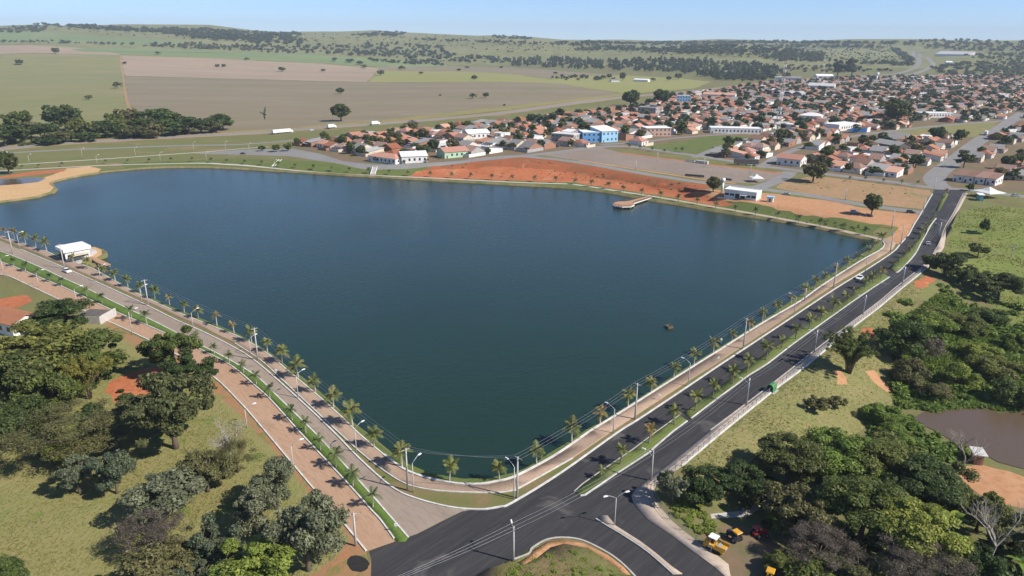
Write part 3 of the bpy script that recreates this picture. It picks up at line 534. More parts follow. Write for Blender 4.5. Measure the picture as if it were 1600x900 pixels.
def build_ground():
    pts = []; seen = set()
    def grid(x0, x1, y0, y1, s, skip=None):
        for i in range(int((x1 - x0) / s) + 1):
            for j in range(int((y1 - y0) / s) + 1):
                x = x0 + i * s; y = y0 + j * s
                if skip and skip(x, y): continue
                pts.append((x + RNG.uniform(-.12, .12) * s, y + RNG.uniform(-.12, .12) * s))
    near = lambda x, y: -430 < x < 430 and 40 < y < 600
    mid = lambda x, y: -900 < x < 1500 and -60 < y < 1950
    grid(0, 250, 85, 335, 5)
    grid(-240, 180, 300, 540, 6, lambda x, y: not (-2 < y - np.interp(x, FSX, FSY) < 80))
    grid(-430, 430, 40, 600, 14, lambda x, y: (0 <= x <= 250 and 85 <= y <= 335) or (-240 < x < 180 and -2 < y - np.interp(x, FSX, FSY) < 80))
    grid(-900, 1500, -60, 1950, 50, near)
    grid(-6000, 6600, -700, 6200, 190, mid)
    grid(-14000, 14000, -1500, 14000, 700, lambda x, y: -6000 < x < 6600 and -700 < y < 6200)
    gx = np.array([p[0] for p in pts]); gy = np.array([p[1] for p in pts]); ring = in_poly(offset_closed(BANK, .5), gx, gy) & ~in_poly(offset_closed(BED, -.5), gx, gy)
    verts = [Vector(p) for p, q in zip(pts, ring) if not q]; edges = []
    for P in [z[2] for z in ZONES] + [BANK, BED]:
        o = len(verts); verts += [Vector((p[0], p[1])) for p in P]; n = len(P)
        edges += [(o + i, o + (i + 1) % n) for i in range(n)]
    vs, es, fs, _, _, _ = delaunay_2d_cdt(verts, edges, [], 0, 0.004)
    V = np.array([(v.x, v.y) for v in vs]); Fc = np.array(fs, int)
    Z = hv(V[:, 0], V[:, 1])
    bed = in_poly(offset_closed(BED, 0.05), V[:, 0], V[:, 1]); Z[bed] = -2.6
    cx = V[Fc, 0].mean(1); cy = V[Fc, 1].mean(1)
    own = np.full(len(Fc), -1)
    for k, z in enumerate(ZONES): own[in_poly(z[2], cx, cy)] = k
    own[in_poly(BANK, cx, cy)] = -2
    area = 0.5 * ((V[Fc[:, 1], 0] - V[Fc[:, 0], 0]) * (V[Fc[:, 2], 1] - V[Fc[:, 0], 1]) - (V[Fc[:, 1], 1] - V[Fc[:, 0], 1]) * (V[Fc[:, 2], 0] - V[Fc[:, 0], 0]))
    Fc[area < 0] = Fc[area < 0][:, ::-1]
    def emit(name, mat, sel, label, rz=0.0):
        f = Fc[sel]
        if not len(f): print('EMPTY ZONE', label); return
        u, inv = np.unique(f, return_inverse=True); inv = inv.reshape(f.shape)
        P = np.column_stack([V[u], Z[u] + rz]); F3 = [inv]
        if rz:
            e = np.concatenate([inv[:, [0, 1]], inv[:, [1, 2]], inv[:, [2, 0]]]); d = {}
            for a, b in e: d[(a, b)] = d.get((a, b), 0) + 1
            be = np.array([(a, b) for (a, b) in d if (b, a) not in d])
            nb = len(P); P = np.vstack([P, P - np.array([0, 0, rz + 0.08])])
            F3.append(np.column_stack([be[:, 1], be[:, 0], be[:, 0] + nb, be[:, 1] + nb]))
        o = bpy.data.objects.new(name, np_mesh(name, P, F3, mat, smooth=(rz == 0)))
        link(o); tag(o, label, kind='structure'); return o
    emit('ground', 'dry_grass', own == -1, 'dry grassland ground of the whole plain')
    emit('lake_bank', 'bank_mud', own == -2, 'muddy sloping bank and bed of the lake')
    for k, z in enumerate(ZONES): emit(z[0], z[1], own == k, z[3], z[4])
build_ground()

def sheet(name, mat, P, z, label):
    me = bpy.data.meshes.new(name); vs, es, fs, _, _, _ = delaunay_2d_cdt([Vector(p) for p in P], [], [list(range(len(P)))], 1, 0.001)
    me.from_pydata([(v.x, v.y, z) for v in vs], [], [tuple(f) for f in fs]); me.materials.append(MATS[mat])
    o = link(bpy.data.objects.new(name, me)); tag(o, label, kind='structure'); return o
sheet('lake', 'lake_water', offset_closed(SHORE, 0.7), WL, 'dark blue-green lake filling the centre')
pz = T(1500, 665).z + 0.12
sheet('pond', 'pond_water', W([(1428, 652), (1450, 640), (1500, 632), (1545, 633), (1560, 645), (1600, 640), (1680, 640), (1680, 745), (1620, 738), (1560, 722), (1520, 700), (1490, 690), (1460, 672), (1435, 662)], pz), pz, 'brown pond at the right edge')
pz2 = h(*T(20, 284).to_2d()) + 0.1
sheet('pool', 'pond_water', W([(-120, 283), (0, 280.5), (45, 277.5), (72, 278.5), (60, 284), (30, 287.5), (0, 289.5), (-120, 290)], pz2), pz2, 'small grey pool behind the sand spit')

# white painted kerbs
def kerb(px, label, w=0.34, hh=0.2, mat='kerb_paint', smooth=True):
    P = [p.to_3d() for p in W(px)]
    if smooth and len(P) > 2: P = catmull(P, 4)
    # resample long runs so that the kerb follows the ground
    Q = [P[0]]
    for a, b in zip(P, P[1:]):
        n = max(1, int((b - a).length / 6))
        Q += [a.lerp(b, (k + 1) / n) for k in range(n)]
    X = np.array([q.x for q in Q]); Y = np.array([q.y for q in Q]); Zs = hv(X, Y); vs = []; fs = []
    for i, q in enumerate(Q):
        d = (Q[min(i + 1, len(Q) - 1)] - Q[max(i - 1, 0)]); d.z = 0; d.normalize(); nrm = Vector((-d.y, d.x, 0)) * (w / 2)
        for (s, z) in ((1, -0.1), (1, hh), (-1, hh), (-1, -0.1)):
            p = q + nrm * s; vs.append((p.x, p.y, Zs[i] + z))
    for i in range(len(Q) - 1):
        for k in range(3): fs.append((i * 4 + k, i * 4 + k + 1, i * 4 + 5 + k, i * 4 + 4 + k))
    n = len(Q) - 1; fs += [(0, 3, 2, 1), (n * 4, n * 4 + 1, n * 4 + 2, n * 4 + 3)]
    mb = MB(); mb.add(vs, fs); o = mb.build('kerb', mat); tag(o, label, kind='structure')
kerb(KERB_SHORE[:20], 'white kerb beside the left lakeside grass', 0.3)
kerb(KERB_SHORE[19:30], 'white kerb around the near lake corner', 0.5, 0.3)
kerb(KERB_SHORE[29:], 'white kerb along the right lakeside walk', 0.45, 0.3)
kerb(STRIP_LEFT[2:] + [(760, 796)], 'white kerb of the lakeside lane')
kerb([(760, 796)] + ROAD_L[3:15], 'white kerb of the avenue on the lake side', 0.4)
kerb(ROAD_L[14:], 'white kerb at the avenue far bend', 0.5)
kerb(STRIP_RIGHT[8:] + [(815, 761), (895, 716)], 'thin white edging of the lakeside walk', 0.24)
kerb(LL_LEFT, 'white kerb on the left edge of the brick-coloured lane', 0.3)
kerb(MED_L, 'white kerb on the left side of the palm median', 0.3)
kerb(MED_R, 'white kerb on the lake side of the palm median', 0.3)
kerb(AM_L, 'grey kerb of the near avenue median, lake side', 0.25, mat='concrete', smooth=False)
kerb(AM_R, 'white kerb of the near avenue median, fence side', 0.3, smooth=False)
kerb(AM2_R, 'white kerb of the long avenue median', 0.32, smooth=False)
kerb(AM3_R, 'white kerb of the narrow far median', 0.4)
kerb(ROAD_R[:14], 'pale kerb of the avenue pavement', 0.3, mat='concrete')
kerb(PAVE_OUT[4:14], 'pale concrete edge under the avenue fence', 0.35, 0.35)
kerb([(931, 811), (950, 823), (975, 838), (1012, 863), (1052, 898)], 'pale kerb of the triangular island', 0.25, mat='concrete')
kerb([(800, 876), (826, 866), (832, 857), (855, 844), (882, 841), (912, 846), (950, 865), (975, 884), (1000, 910)], 'pale kerb around the corner plot', 0.35, 0.25, mat='concrete')
kerb([(1160, 797), (1200, 774), (1235, 762)], 'broken concrete edge of the drain', 0.4, 0.4, mat='concrete')
# ------------------------------------------------------------------ vegetation
def leaves(C, R, n, leaf, rs, up=0.35, shell=0.55, droop=0.0, narrow=0.55):
    """diamond leaves spread through ellipsoidal clumps C with radii R; n per clump"""
    k = len(C); N = k * n
    d = rs.normal(size=(N, 3)); d /= np.linalg.norm(d, axis=1, keepdims=True)
    rad = shell + (1 - shell) * rs.rand(N, 1) ** 0.6
    rad = np.where(rs.rand(N, 1) < 0.18, rs.rand(N, 1), rad)
    c = np.repeat(C, n, 0); r = np.repeat(R, n, 0)
    P = c + d * rad * r
    nr = d * 0.7 + rs.normal(size=(N, 3)) * 0.55 + np.array([0, 0, up]); nr /= np.linalg.norm(nr, axis=1, keepdims=True)
    t = np.cross(nr, rs.normal(size=(N, 3))); t[:, 2] -= droop; t -= nr * (t * nr).sum(1, keepdims=True); t /= np.linalg.norm(t, axis=1, keepdims=True) + 1e-9
    b = np.cross(nr, t); s = leaf * (0.55 + 0.9 * rs.rand(N, 1))
    V = np.stack([P - t * s, P + b * s * narrow, P + t * s, P - b * s * narrow], 1).reshape(-1, 3)
    return V, np.arange(N * 4).reshape(N, 4)

LOD = {'hi': (1.0, 1.0), 'mid': (0.24, 1.9), 'lo': (0.045, 3.9), 'tiny': (0.02, 5.4)}
def crown_data(kind, var, lod):
    rs = np.random.RandomState(hash((len(kind) * 7 + ord(kind[0]) * 131 + ord(kind[-1]) * 17 + var * 1009)) % 2 ** 31)
    q, ls = LOD[lod]
    n_tot, leaf, up, droop, narrow, shell = 9500, 0.030, 0.35, 0.0, 0.55, 0.55
    if kind == 'dense':
        k = 30; d = rs.normal(size=(k, 3)); d /= np.linalg.norm(d, axis=1, keepdims=True); d[:, 2] = np.abs(d[:, 2]) * 1.0 - 0.28
        k = 44; d = rs.normal(size=(k, 3)); d /= np.linalg.norm(d, axis=1, keepdims=True); d[:, 2] = d[:, 2] * 0.85 + 0.05
        C = d * (0.16 + 0.28 * rs.rand(k, 1)) * np.array([1.05, 1.05, 0.9]) + np.array([0, 0, 0.53])
        R = (0.04 + 0.12 * rs.rand(k, 1) ** 1.5) * np.array([1.2, 1.2, 0.9]); n_tot = 12500; shell = 0.3
    elif kind == 'airy':
        k = 22; a = rs.rand(k) * 6.28; rr = 0.08 + 0.34 * np.sqrt(rs.rand(k))
        k = 34; a = rs.rand(k) * 6.28; rr = 0.06 + 0.42 * np.sqrt(rs.rand(k))
        C = np.column_stack([rr * np.cos(a), rr * np.sin(a), 0.30 + 0.62 * rs.rand(k) * (1 - rr * 0.8)])
        R = (0.05 + 0.075 * rs.rand(k, 1)) * np.array([1.3, 1.3, 0.7]); n_tot = 9500; shell = 0.25
    elif kind == 'umbrella':
        k = 30; a = rs.rand(k) * 6.28; rr = 0.42 * np.sqrt(rs.rand(k))
        k = 46; a = rs.rand(k) * 6.28; rr = 0.45 * np.sqrt(rs.rand(k)); C = np.column_stack([rr * np.cos(a), rr * np.sin(a), 0.90 - 0.8 * rr ** 1.5 - 0.38 * rs.rand(k) ** 1.5])
        R = (0.06 + 0.075 * rs.rand(k, 1)) * np.array([1.35, 1.35, 0.55]); n_tot = 13000; leaf = 0.024; up = 0.8; shell = 0.3
    elif kind == 'round':
        k = 46; d = rs.normal(size=(k, 3)); d /= np.linalg.norm(d, axis=1, keepdims=True); d[:, 2] = d[:, 2] * 0.8 + 0.1
        C = d * 0.34 * np.array([1, 1, 1.0]) * (0.75 + 0.3 * rs.rand(k, 1)) + np.array([0, 0, 0.56]); R = (0.09 + 0.05 * rs.rand(k, 1)) * np.ones((1, 3)); n_tot = 10000
    elif kind == 'shrub':
        k = 20; a = rs.rand(k) * 6.28; rr = 0.38 * np.sqrt(rs.rand(k))
        C = np.column_stack([rr * np.cos(a), rr * np.sin(a), (0.15 + 0.65 * rs.rand(k)) * (1 - 0.9 * rr)]); R = (0.10 + 0.09 * rs.rand(k, 1)) * np.array([1, 1, 0.95]); n_tot = 6500
    elif kind == 'wispy':
        k = 60; a = rs.rand(k) * 6.28; rr = 0.45 * np.sqrt(rs.rand(k))
        C = np.column_stack([rr * np.cos(a), rr * np.sin(a), 0.35 + 0.55 * rs.rand(k) * (1 - rr)]); R = (0.05 + 0.05 * rs.rand(k, 1)) * np.array([1.5, 1.5, 0.6]); n_tot = 9000; leaf = 0.021; narrow = 0.22; shell = 0.1
    elif kind == 'tall':
        k = 22; z = 0.28 + 0.68 * rs.rand(k); a = rs.rand(k) * 6.28; rr = 0.36 * np.sqrt(rs.rand(k)) * (1.15 - np.abs(z - 0.6))
        C = np.column_stack([rr * np.cos(a), rr * np.sin(a), z]); R = (0.08 + 0.06 * rs.rand(k, 1)) * np.array([1.3, 1.3, 0.7]); n_tot = 6000
    elif kind == 'bamboo':
        Cs = []
        for i in range(44):
            a = rs.rand() * 6.28; ln = 0.75 + 0.35 * rs.rand(); le = 0.12 + 0.42 * rs.rand()
            for t in np.linspace(0.3, 1, 7):
                x = le * t ** 2; Cs.append((math.cos(a) * x, math.sin(a) * x, ln * (t - 0.28 * t ** 3 * (0.5 + le))))
        C = np.array(Cs); R = np.full((len(C), 3), 0.045) * (0.7 + 0.6 * rs.rand(len(C), 1)); n_tot = 12000; leaf = 0.030; narrow = 0.25; droop = 0.8; shell = 0.2
    if lod == 'hi': n_tot = int(n_tot * 1.7); leaf *= 0.74
    n = max(3, int(n_tot * q / len(C)))
    full_C = C
    if lod == 'lo' and len(C) > 24:
        s = rs.choice(len(C), 24, replace=False); C = C[s]; R = R[s] * 1.3; n = max(4, int(n_tot * q / 24))
    if lod == 'tiny':
        s = rs.choice(len(C), min(len(C), 16), replace=False); C = C[s]; R = R[s] * 1.35; n = 5; ls *= 1.15
    V, F = leaves(C, R, n, leaf * ls, rs, up, shell, droop, narrow)
    return V, F, full_C

def limb_mesh(kind, var, bark, C):
    rs = np.random.RandomState(77 + var); mb = MB()
    if kind in ('shrub',):
        for i in range(5):
            c = C[i % len(C)]; mb.tube([(0.01 * i, 0, -0.03), (c[0] * .5, c[1] * .5, c[2] * .5), tuple(c)], [0.012, 0.009, 0.003], 5)
    elif kind == 'bamboo':
        for i in range(26):
            a = rs.rand() * 6.28; le = 0.1 + 0.35 * rs.rand(); r0 = 0.05 * rs.rand()
            mb.tube([(math.cos(a) * (r0 + le * t * t), math.sin(a) * (r0 + le * t * t), -0.02 + 0.8 * (t - 0.25 * t ** 3)) for t in (0, .35, .7, 1)], [0.008, 0.007, 0.005, 0.002], 5)
    else:
        fork = {'umbrella': 0.32, 'tall': 0.7, 'round': 0.30}.get(kind, 0.26); lean = rs.uniform(-0.03, 0.03, 2)
        r0 = {'tall': 0.026, 'wispy': 0.018}.get(kind, 0.030)
        top = (lean[0], lean[1], fork)
        mb.tube([(0, 0, -0.04), (lean[0] * .3, lean[1] * .3, fork * .35), (lean[0] * .7, lean[1] * .7, fork * .7), top], [r0 * 1.5, r0 * 1.1, r0 * .95, r0 * .8], 8)
        order = rs.permutation(len(C))[:9]
        for i in order:
            c = C[i]; m = (c[0] * .45 + lean[0], c[1] * .45 + lean[1], fork + (c[2] - fork) * .55)
            mb.tube([top, m, tuple(c)], [r0 * .62, r0 * .38, r0 * .12], 5)
    return mb.mesh('trunk', bark)

_CR = {}; _TK = {}
def tree_meshes(kind, var, lod, leaf, bark):
    k = (kind, var, lod)
    if k not in _CR: _CR[k] = [crown_data(kind, var, lod), {}]
    (V, F, C), by = _CR[k]
    if 0 not in by: by[0] = np_mesh('crown', V, [F], leaf)
    kt = (kind, var, bark)
    if kt not in _TK: _TK[kt] = limb_mesh(kind, var, bark, crown_data(kind, var, 'tiny')[2] if k[2] != 'tiny' else C)
    return _TK[kt], by[0]

NAMES = {'dense': 'broadleaf_tree', 'airy': 'open_crowned_tree', 'umbrella': 'umbrella_tree', 'round': 'round_tree', 'shrub': 'shrub', 'wispy': 'dry_season_tree', 'tall': 'tall_tree', 'bamboo': 'bamboo_clump'}
TREE_N = [0]
def plant(loc, w, hgt, kind, leaf, label, cat=None, group=None, bark='bark', lod='hi', var=None, name=None):
    TREE_N[0] += 1; var = (TREE_N[0] % 3) if var is None else var
    tk, cr = tree_meshes(kind, var, lod, leaf, bark)
    r = empty(name or NAMES[kind], loc, RNG.uniform(0, 6.28), (w, w * RNG.uniform(0.9, 1.1), hgt))
    link(bpy.data.objects.new('trunk', tk), r); co = link(bpy.data.objects.new('crown', cr), r)
    co.material_slots[0].link = 'OBJECT'; co.material_slots[0].material = MATS[leaf]
    tag(r, label, cat or ('shrub' if kind == 'shrub' else 'bamboo' if kind == 'bamboo' else 'tree'), group); return r
def ptree(u, v, wpx, hpx, kind, leaf, label, **kw):
    p = T(u, v); s = mpp(p); p.z -= 0.05
    lod = kw.pop('lod', None) or ('hi' if wpx > 52 else 'mid' if wpx > 17 else 'lo' if wpx > 7 else 'tiny')
    return plant(p, wpx * s, hpx * s * 0.97, kind, leaf, label, lod=lod, **kw)

# --- the grove on the left
GL = 'trees in the meadow left of the brick-coloured lane'
for a in [
    (95, 516, 84, 52, 'dense', 'leaf_dark', 'dark round tree beside the grey yard wall, topmost of the left grove'),
    (70, 590, 150, 95, 'dense', 'leaf_mid', 'very broad dark green tree at the back of the left grove'),
    (150, 592, 100, 80, 'dense', 'leaf_mid', 'dark green tree forming the right shoulder of the left grove'),
    (20, 640, 110, 100, 'dense', 'leaf_dark', 'dark tree at the left picture edge below the white house'),
    (80, 655, 90, 75, 'round', 'leaf_mid', 'mid green tree in the centre of the left grove'),
    (140, 620, 62, 72, 'bamboo', 'leaf_yellow', 'yellow-green feathery tree bright in the middle of the grove'),
    (110, 640, 50, 50, 'bamboo', 'leaf_yellow', 'second smaller yellow-green feathery tree in the left grove'),
    (35, 690, 90, 70, 'dense', 'leaf_dark', 'dark shady tree at left edge above the open meadow'),
    (120, 712, 150, 90, 'wispy', 'leaf_olive', 'broad dull olive tree in front of the left grove'),
    (110, 715, 55, 50, 'airy', 'leaf_bright', 'light green low tree beside the dull olive tree'),
    (178, 700, 52, 52, 'airy', 'leaf_silver', 'small silvery tree just below the red clearing'),
    (273, 580, 62, 84, 'airy', 'leaf_mid', 'tall narrow dark tree hiding the brick-coloured lane'),
    (300, 600, 60, 62, 'airy', 'leaf_dark', 'dark tree right of the red clearing'),
    (275, 697, 105, 130, 'airy', 'leaf_olive', 'tall olive tree on several bare trunks below the red clearing'),
    (235, 660, 70, 62, 'airy', 'leaf_olive', 'open branchy olive tree over the red clearing'),
    (183, 768, 55, 78, 'dense', 'leaf_silver', 'silver-grey tree with visible thin trunk in the meadow'),
    (125, 768, 48, 66, 'airy', 'leaf_silver', 'grey-green tree left of the thin-trunked silver tree'),
    (325, 765, 62, 72, 'airy', 'leaf_olive', 'olive tree beside the bare white tree'),
    (258, 800, 112, 72, 'dense', 'leaf_silver', 'wide silver-green tree in the lower meadow'),
    (248, 862, 92, 92, 'wispy', 'leaf_purple', 'greyish purple dry tree in the lower meadow'),
    (250, 925, 100, 90, 'dense', 'leaf_olive', 'grey-olive tree casting a round shadow at bottom'),
    (343, 882, 62, 92, 'airy', 'leaf_silver', 'pale silver tree with dark thin trunk at bottom'),
    (405, 930, 110, 100, 'dense', 'leaf_bright', 'bright leafy green tree at the bottom edge'),
    (432, 792, 58, 88, 'dense', 'leaf_silver', 'silvery tree touching the red road edge'),
    (398, 830, 72, 80, 'dense', 'leaf_silver', 'dull silver tree between two darker ones'),
    (482, 888, 98, 132, 'dense', 'leaf_silver', 'large grey-green tree nearest the pole at the junction'),
    (310, 925, 70, 62, 'airy', 'leaf_silver', 'small silver tree cut by the bottom edge'),
    (8, 915, 62, 55, 'shrub', 'leaf_mid', 'green bush in the bottom left corner'),
    (372, 735, 60, 64, 'wispy', 'leaf_olive', 'thin brownish tree near the red road edge')]:
    ptree(a[0], a[1] + 3, a[2] * 1.2, a[3] * 1.13, *a[4:], group=GL)
# --- woods on the right
GR = 'trees in the valley right of the junction'
for a in [
    (1049, 786, 42, 68, 'airy', 'leaf_silver', 'slender pale tree beside the fence corner'),
    (1097, 790, 72, 66, 'dense', 'leaf_dark', 'round dark tree right of the slender pale tree'),
    (1150, 770, 70, 50, 'airy', 'leaf_dark', 'dark low tree in the shade behind the drain'),
    (1228, 760, 100, 92, 'umbrella', 'leaf_dark', 'dark flat-topped tree at the left of the right wood'),
    (1300, 760, 110, 98, 'umbrella', 'leaf_bright', 'flat-topped tree at the back of the right wood'),
    (1370, 770, 120, 98, 'umbrella', 'leaf_mid', 'wide flat-topped green tree in the middle of the wood'),
    (1250, 840, 110, 110, 'airy', 'leaf_olive', 'light olive tree above the road machines'),
    (1340, 850, 130, 120, 'umbrella', 'leaf_mid', 'big layered green tree in the centre of the wood'),
    (1430, 800, 110, 98, 'umbrella', 'leaf_dark', 'dark layered tree in front of the orange yard'),
    (1420, 880, 120, 112, 'umbrella', 'leaf_bright', 'brighter green tree right of the wood centre'),
    (1475, 790, 70, 80, 'dense', 'leaf_dark', 'dark tree beside the dirt yard'),
    (1525, 830, 62, 75, 'dense', 'leaf_mid', 'dense green tree right of the wood below the yard'),
    (1275, 890, 110, 80, 'wispy', 'leaf_purple', 'brownish purple dry thicket tree left of the banana plants'),
    (1430, 925, 140, 98, 'wispy', 'leaf_purple', 'large brown dry tree at the bottom right'),
    (1290, 930, 110, 70, 'shrub', 'leaf_mid', 'green bush at the bottom below the purple tree'),
    (1585, 870, 80, 90, 'airy', 'leaf_olive', 'olive tree at the bottom right corner'),
    (1330, 925, 80, 60, 'shrub', 'leaf_olive', 'olive bush at the bottom between two dry trees'),
    (1530, 900, 70, 70, 'shrub', 'leaf_dark', 'dark bush at the foot of the grey bare tree'),
    (1210, 890, 50, 42, 'shrub', 'leaf_mid', 'green bush beside the machine yard'),
    (1190, 795, 60, 50, 'airy', 'leaf_dark', 'dark tree over the drain')]:
    ptree(a[0], a[1], a[2] * 1.08, a[3] * 1.05, *a[4:], group=GR)
GV = 'bushes and trees below the avenue'
for a in [
    (1326, 582, 92, 84, 'bamboo', 'leaf_mid', 'green bamboo clump leaning over the avenue fence'),
    (1405, 560, 88, 70, 'dense', 'leaf_mid', 'dark thicket tree right of the bamboo'),
    (1440, 530, 80, 52, 'dense', 'leaf_bright', 'green tree behind the dark thicket'),
    (1470, 510, 70, 40, 'shrub', 'leaf_mid', 'green bush mass below the avenue bend'),
    (1420, 600, 70, 52, 'shrub', 'leaf_olive', 'olive bush above the erosion scar'),
    (1450, 565, 46, 52, 'wispy', 'leaf_purple', 'pale grey leafless bush in the thicket'),
    (1376, 660, 60, 42, 'shrub', 'leaf_bright', 'bright green bush beside the brown pond'),
    (1400, 690, 62, 36, 'shrub', 'leaf_bright', 'bright green scrub left of the pond'),
    (1475, 432, 56, 44, 'dense', 'leaf_dark', 'dark tree at the end of the avenue fence'),
    (1452, 420, 30, 26, 'dense', 'leaf_mid', 'small green tree touching the avenue at the bend'),
    (1520, 450, 54, 36, 'airy', 'leaf_dark', 'dark tree in the row under the pasture'),
    (1560, 468, 70, 52, 'airy', 'leaf_dark', 'wide dark tree at the right of the pasture row'),
    (1497, 440, 40, 34, 'airy', 'leaf_dark', 'dark tree second in the pasture row'),
    (1527, 402, 28, 28, 'airy', 'leaf_dark', 'small dark tree alone on the pasture'),
    (1535, 365, 13, 30, 'airy', 'leaf_dark', 'thin spindly tree high on the pasture'),
    (1555, 590, 90, 46, 'shrub', 'leaf_mid', 'dark green bush right of the wet meadow'),
    (1580, 630, 80, 50, 'shrub', 'leaf_mid', 'dark bush above the pond at right edge'),
    (1510, 520, 62, 38, 'shrub', 'leaf_mid', 'green bush in the upper wet meadow'),
    (1545, 505, 60, 34, 'shrub', 'leaf_mid', 'mid green bush below the pasture row'),
    (1590, 545, 60, 34, 'shrub', 'leaf_bright', 'bright bush at right edge of the wet meadow'),
    (1500, 600, 70, 42, 'shrub', 'leaf_bright', 'broad green bush in the middle of the wet meadow'),
    (1530, 560, 60, 34, 'shrub', 'leaf_bright', 'bright green low bush in the wet meadow'),
    (1460, 620, 60, 32, 'shrub', 'leaf_olive', 'olive bush at the edge of the pond'),
    (1272, 640, 34, 26, 'airy', 'leaf_olive', 'sparse sapling on the dry slope'),
    (1308, 636, 26, 20, 'airy', 'leaf_olive', 'smaller sparse sapling right on the dry slope')]:
    ptree(*a, group=GV)
# --- lone trees around the far shore
for a in [
    (1361, 336, 32, 38, 'round', 'leaf_dark', 'lone dark tree over the parked cars on the dirt flat'),
    (1114, 300, 28, 26, 'round', 'leaf_olive', 'lone olive tree beside the white lakeside pavilion'),
    (1270, 284, 40, 36, 'dense', 'leaf_olive', 'spreading tree at the street corner by the vacant lot'),
    (15, 272, 36, 38, 'round', 'leaf_dark', 'dark tree behind the sand spit at the left edge'),
    (533, 189, 37, 28, 'round', 'leaf_dark', 'big lone dark tree in the ploughed field by the highway'),
    (985, 166, 36, 27, 'round', 'leaf_dark', 'left one of two big dark trees beside the highway'),
    (1035, 164, 36, 26, 'round', 'leaf_dark', 'right one of two big dark trees beside the highway'),
    (1402, 190, 50, 40, 'dense', 'leaf_dark', 'largest dark tree in the middle of the town'),
    (1462, 220, 28, 24, 'round', 'leaf_dark', 'round dark tree below the open grassy lot'),
    (1505, 262, 28, 30, 'tall', 'leaf_dark', 'dark tree beside the straight town street'),
    (1330, 120, 26, 28, 'tall', 'leaf_far', 'tall dark tree pair behind the town, left one'),
    (1308, 119, 24, 26, 'tall', 'leaf_far', 'tall dark tree pair behind the town, far left one'),
    (1515, 298, 13, 13, 'dense', 'leaf_dark', 'small dark tree at the avenue far corner'),
    (590, 253, 13, 9, 'round', 'leaf_dark', 'small dark tree on the grass above the shore steps'),
    (450, 236, 14, 14, 'round', 'leaf_mid', 'round tree at the left end of the town'),
    (432, 237, 14, 12, 'round', 'leaf_mid', 'second round tree left of the town end'),
    (410, 236, 13, 9, 'round', 'leaf_mid', 'third round tree left of the town end'),
    (643, 199, 24, 14, 'wispy', 'leaf_purple', 'leafless brown tree beside the highway verge')]:
    ptree(*a)
n = 0
for a in [(87, 84, 13, 10), (31, 101, 14, 8), (184, 138, 14, 11), (139, 156, 13, 8), (195, 100, 8, 4), (247, 85, 9, 5), (340, 105, 8, 5), (350, 105, 8, 5), (386, 94, 8, 4.5), (441, 112, 12, 8), (505, 112, 9, 4.5), (523, 96, 8, 7),
          (547, 98, 13, 7), (562, 101, 11, 6), (569, 108, 9, 8), (595, 118, 13, 9), (532, 147, 14, 10), (628, 110, 11, 8), (658, 116, 7, 4.5), (741, 125, 11, 7.5), (739, 154, 11, 9), (759, 153, 10, 9), (717, 111, 7, 4), (730, 107, 7, 4), (783, 107, 7, 4), (688, 150, 5, 2.5), (788, 166, 4, 4),
          (868, 116, 8, 4), (973, 126, 12, 13), (1020, 127, 8, 6), (1060, 124, 13, 10), (1045, 126, 9, 7), (943, 124, 9, 7), (952, 123, 9, 8)]:
    n += 1
    ptree(a[0], a[1], a[2], a[3], 'round' if n % 3 else 'umbrella', 'leaf_dark', 'lone field tree, ' + ordinal(n) + ' of those scattered over the fields from left', group='lone trees in the fields', lod='lo')
n = 0
for a in [(8, 226, 40, 34), (30, 205, 30, 34), (50, 214, 30, 26), (72, 215, 28, 24), (104, 203, 42, 42), (128, 213, 28, 28), (90, 222, 26, 18), (150, 214, 30, 24), (170, 213, 28, 26), (190, 210, 26, 26), (205, 201, 32, 34), (225, 210, 32, 28), (250, 204, 44, 36), (270, 210, 32, 26),
          (240, 214, 28, 22), (295, 208, 34, 28), (315, 206, 30, 24), (348, 201, 30, 24), (335, 205, 22, 16), (25, 222, 30, 26), (80, 224, 30, 14), (140, 219, 26, 14), (205, 214, 28, 20), (112, 219, 24, 16), (280, 203, 26, 24), (180, 205, 24, 30)]:
    n += 1
    ptree(a[0], a[1] + 2, a[2] * 1.4, a[3] * 1.15, ['dense', 'umbrella', 'dense'][n % 3], ['leaf_dark', 'leaf_dark', 'leaf_mid', 'leaf_olive'][n % 4] if n != 13 else 'leaf_mid', 'dark tree in the roadside wood left of the ploughed field, ' + ordinal(n) + ' counted', group='roadside wood beside the highway', lod='mid')

# --- bare trees
def bare(u, v, hpx, label, spread=0.55, seed=1, mat='pale_bark', depth=5):
    p = T(u, v); s = mpp(p); H = hpx * s; rs = random.Random(seed); mb = MB()
    def grow(p0, d, ln, r, k):
        p1 = p0 + d * ln * .5 + Vector((rs.uniform(-.06, .06), rs.uniform(-.06, .06), 0)) * ln; p2 = p0 + d * ln
        mb.tube([p0, p1, p2], [r, r * .85, r * .65], 5 if k > 2 else 4, caps=False)
        if k == 0: return
        for i in range(3 if k < depth else 4):
            a = rs.uniform(0, 6.28); q = (d + Vector((math.cos(a), math.sin(a), rs.uniform(-.1, .5))) * rs.uniform(.5, 1.0) * spread * 1.5).normalized()
            grow(p2 if i else p1, q, ln * rs.uniform(.55, .8), r * .58, k - 1)
    root = empty('bare_tree', p)
    grow(Vector((0, 0, -0.1)), Vector((0.03, 0.02, 1)), H * .34, H * .022, depth)
    mb.build('trunk', mat, root); tag(root, label, 'tree', 'leafless trees'); return root
bare(362, 735, 92, 'leafless white-branched tree beside the brick-coloured lane', seed=3)
bare(1502, 738, 78, 'leafless grey tree leaning by the small shed', seed=5)
bare(1545, 890, 130, 'leafless grey tree at the bottom right', seed=8)
bare(1580, 402, 28, 'leafless pale tree on the pasture', seed=9, depth=4)
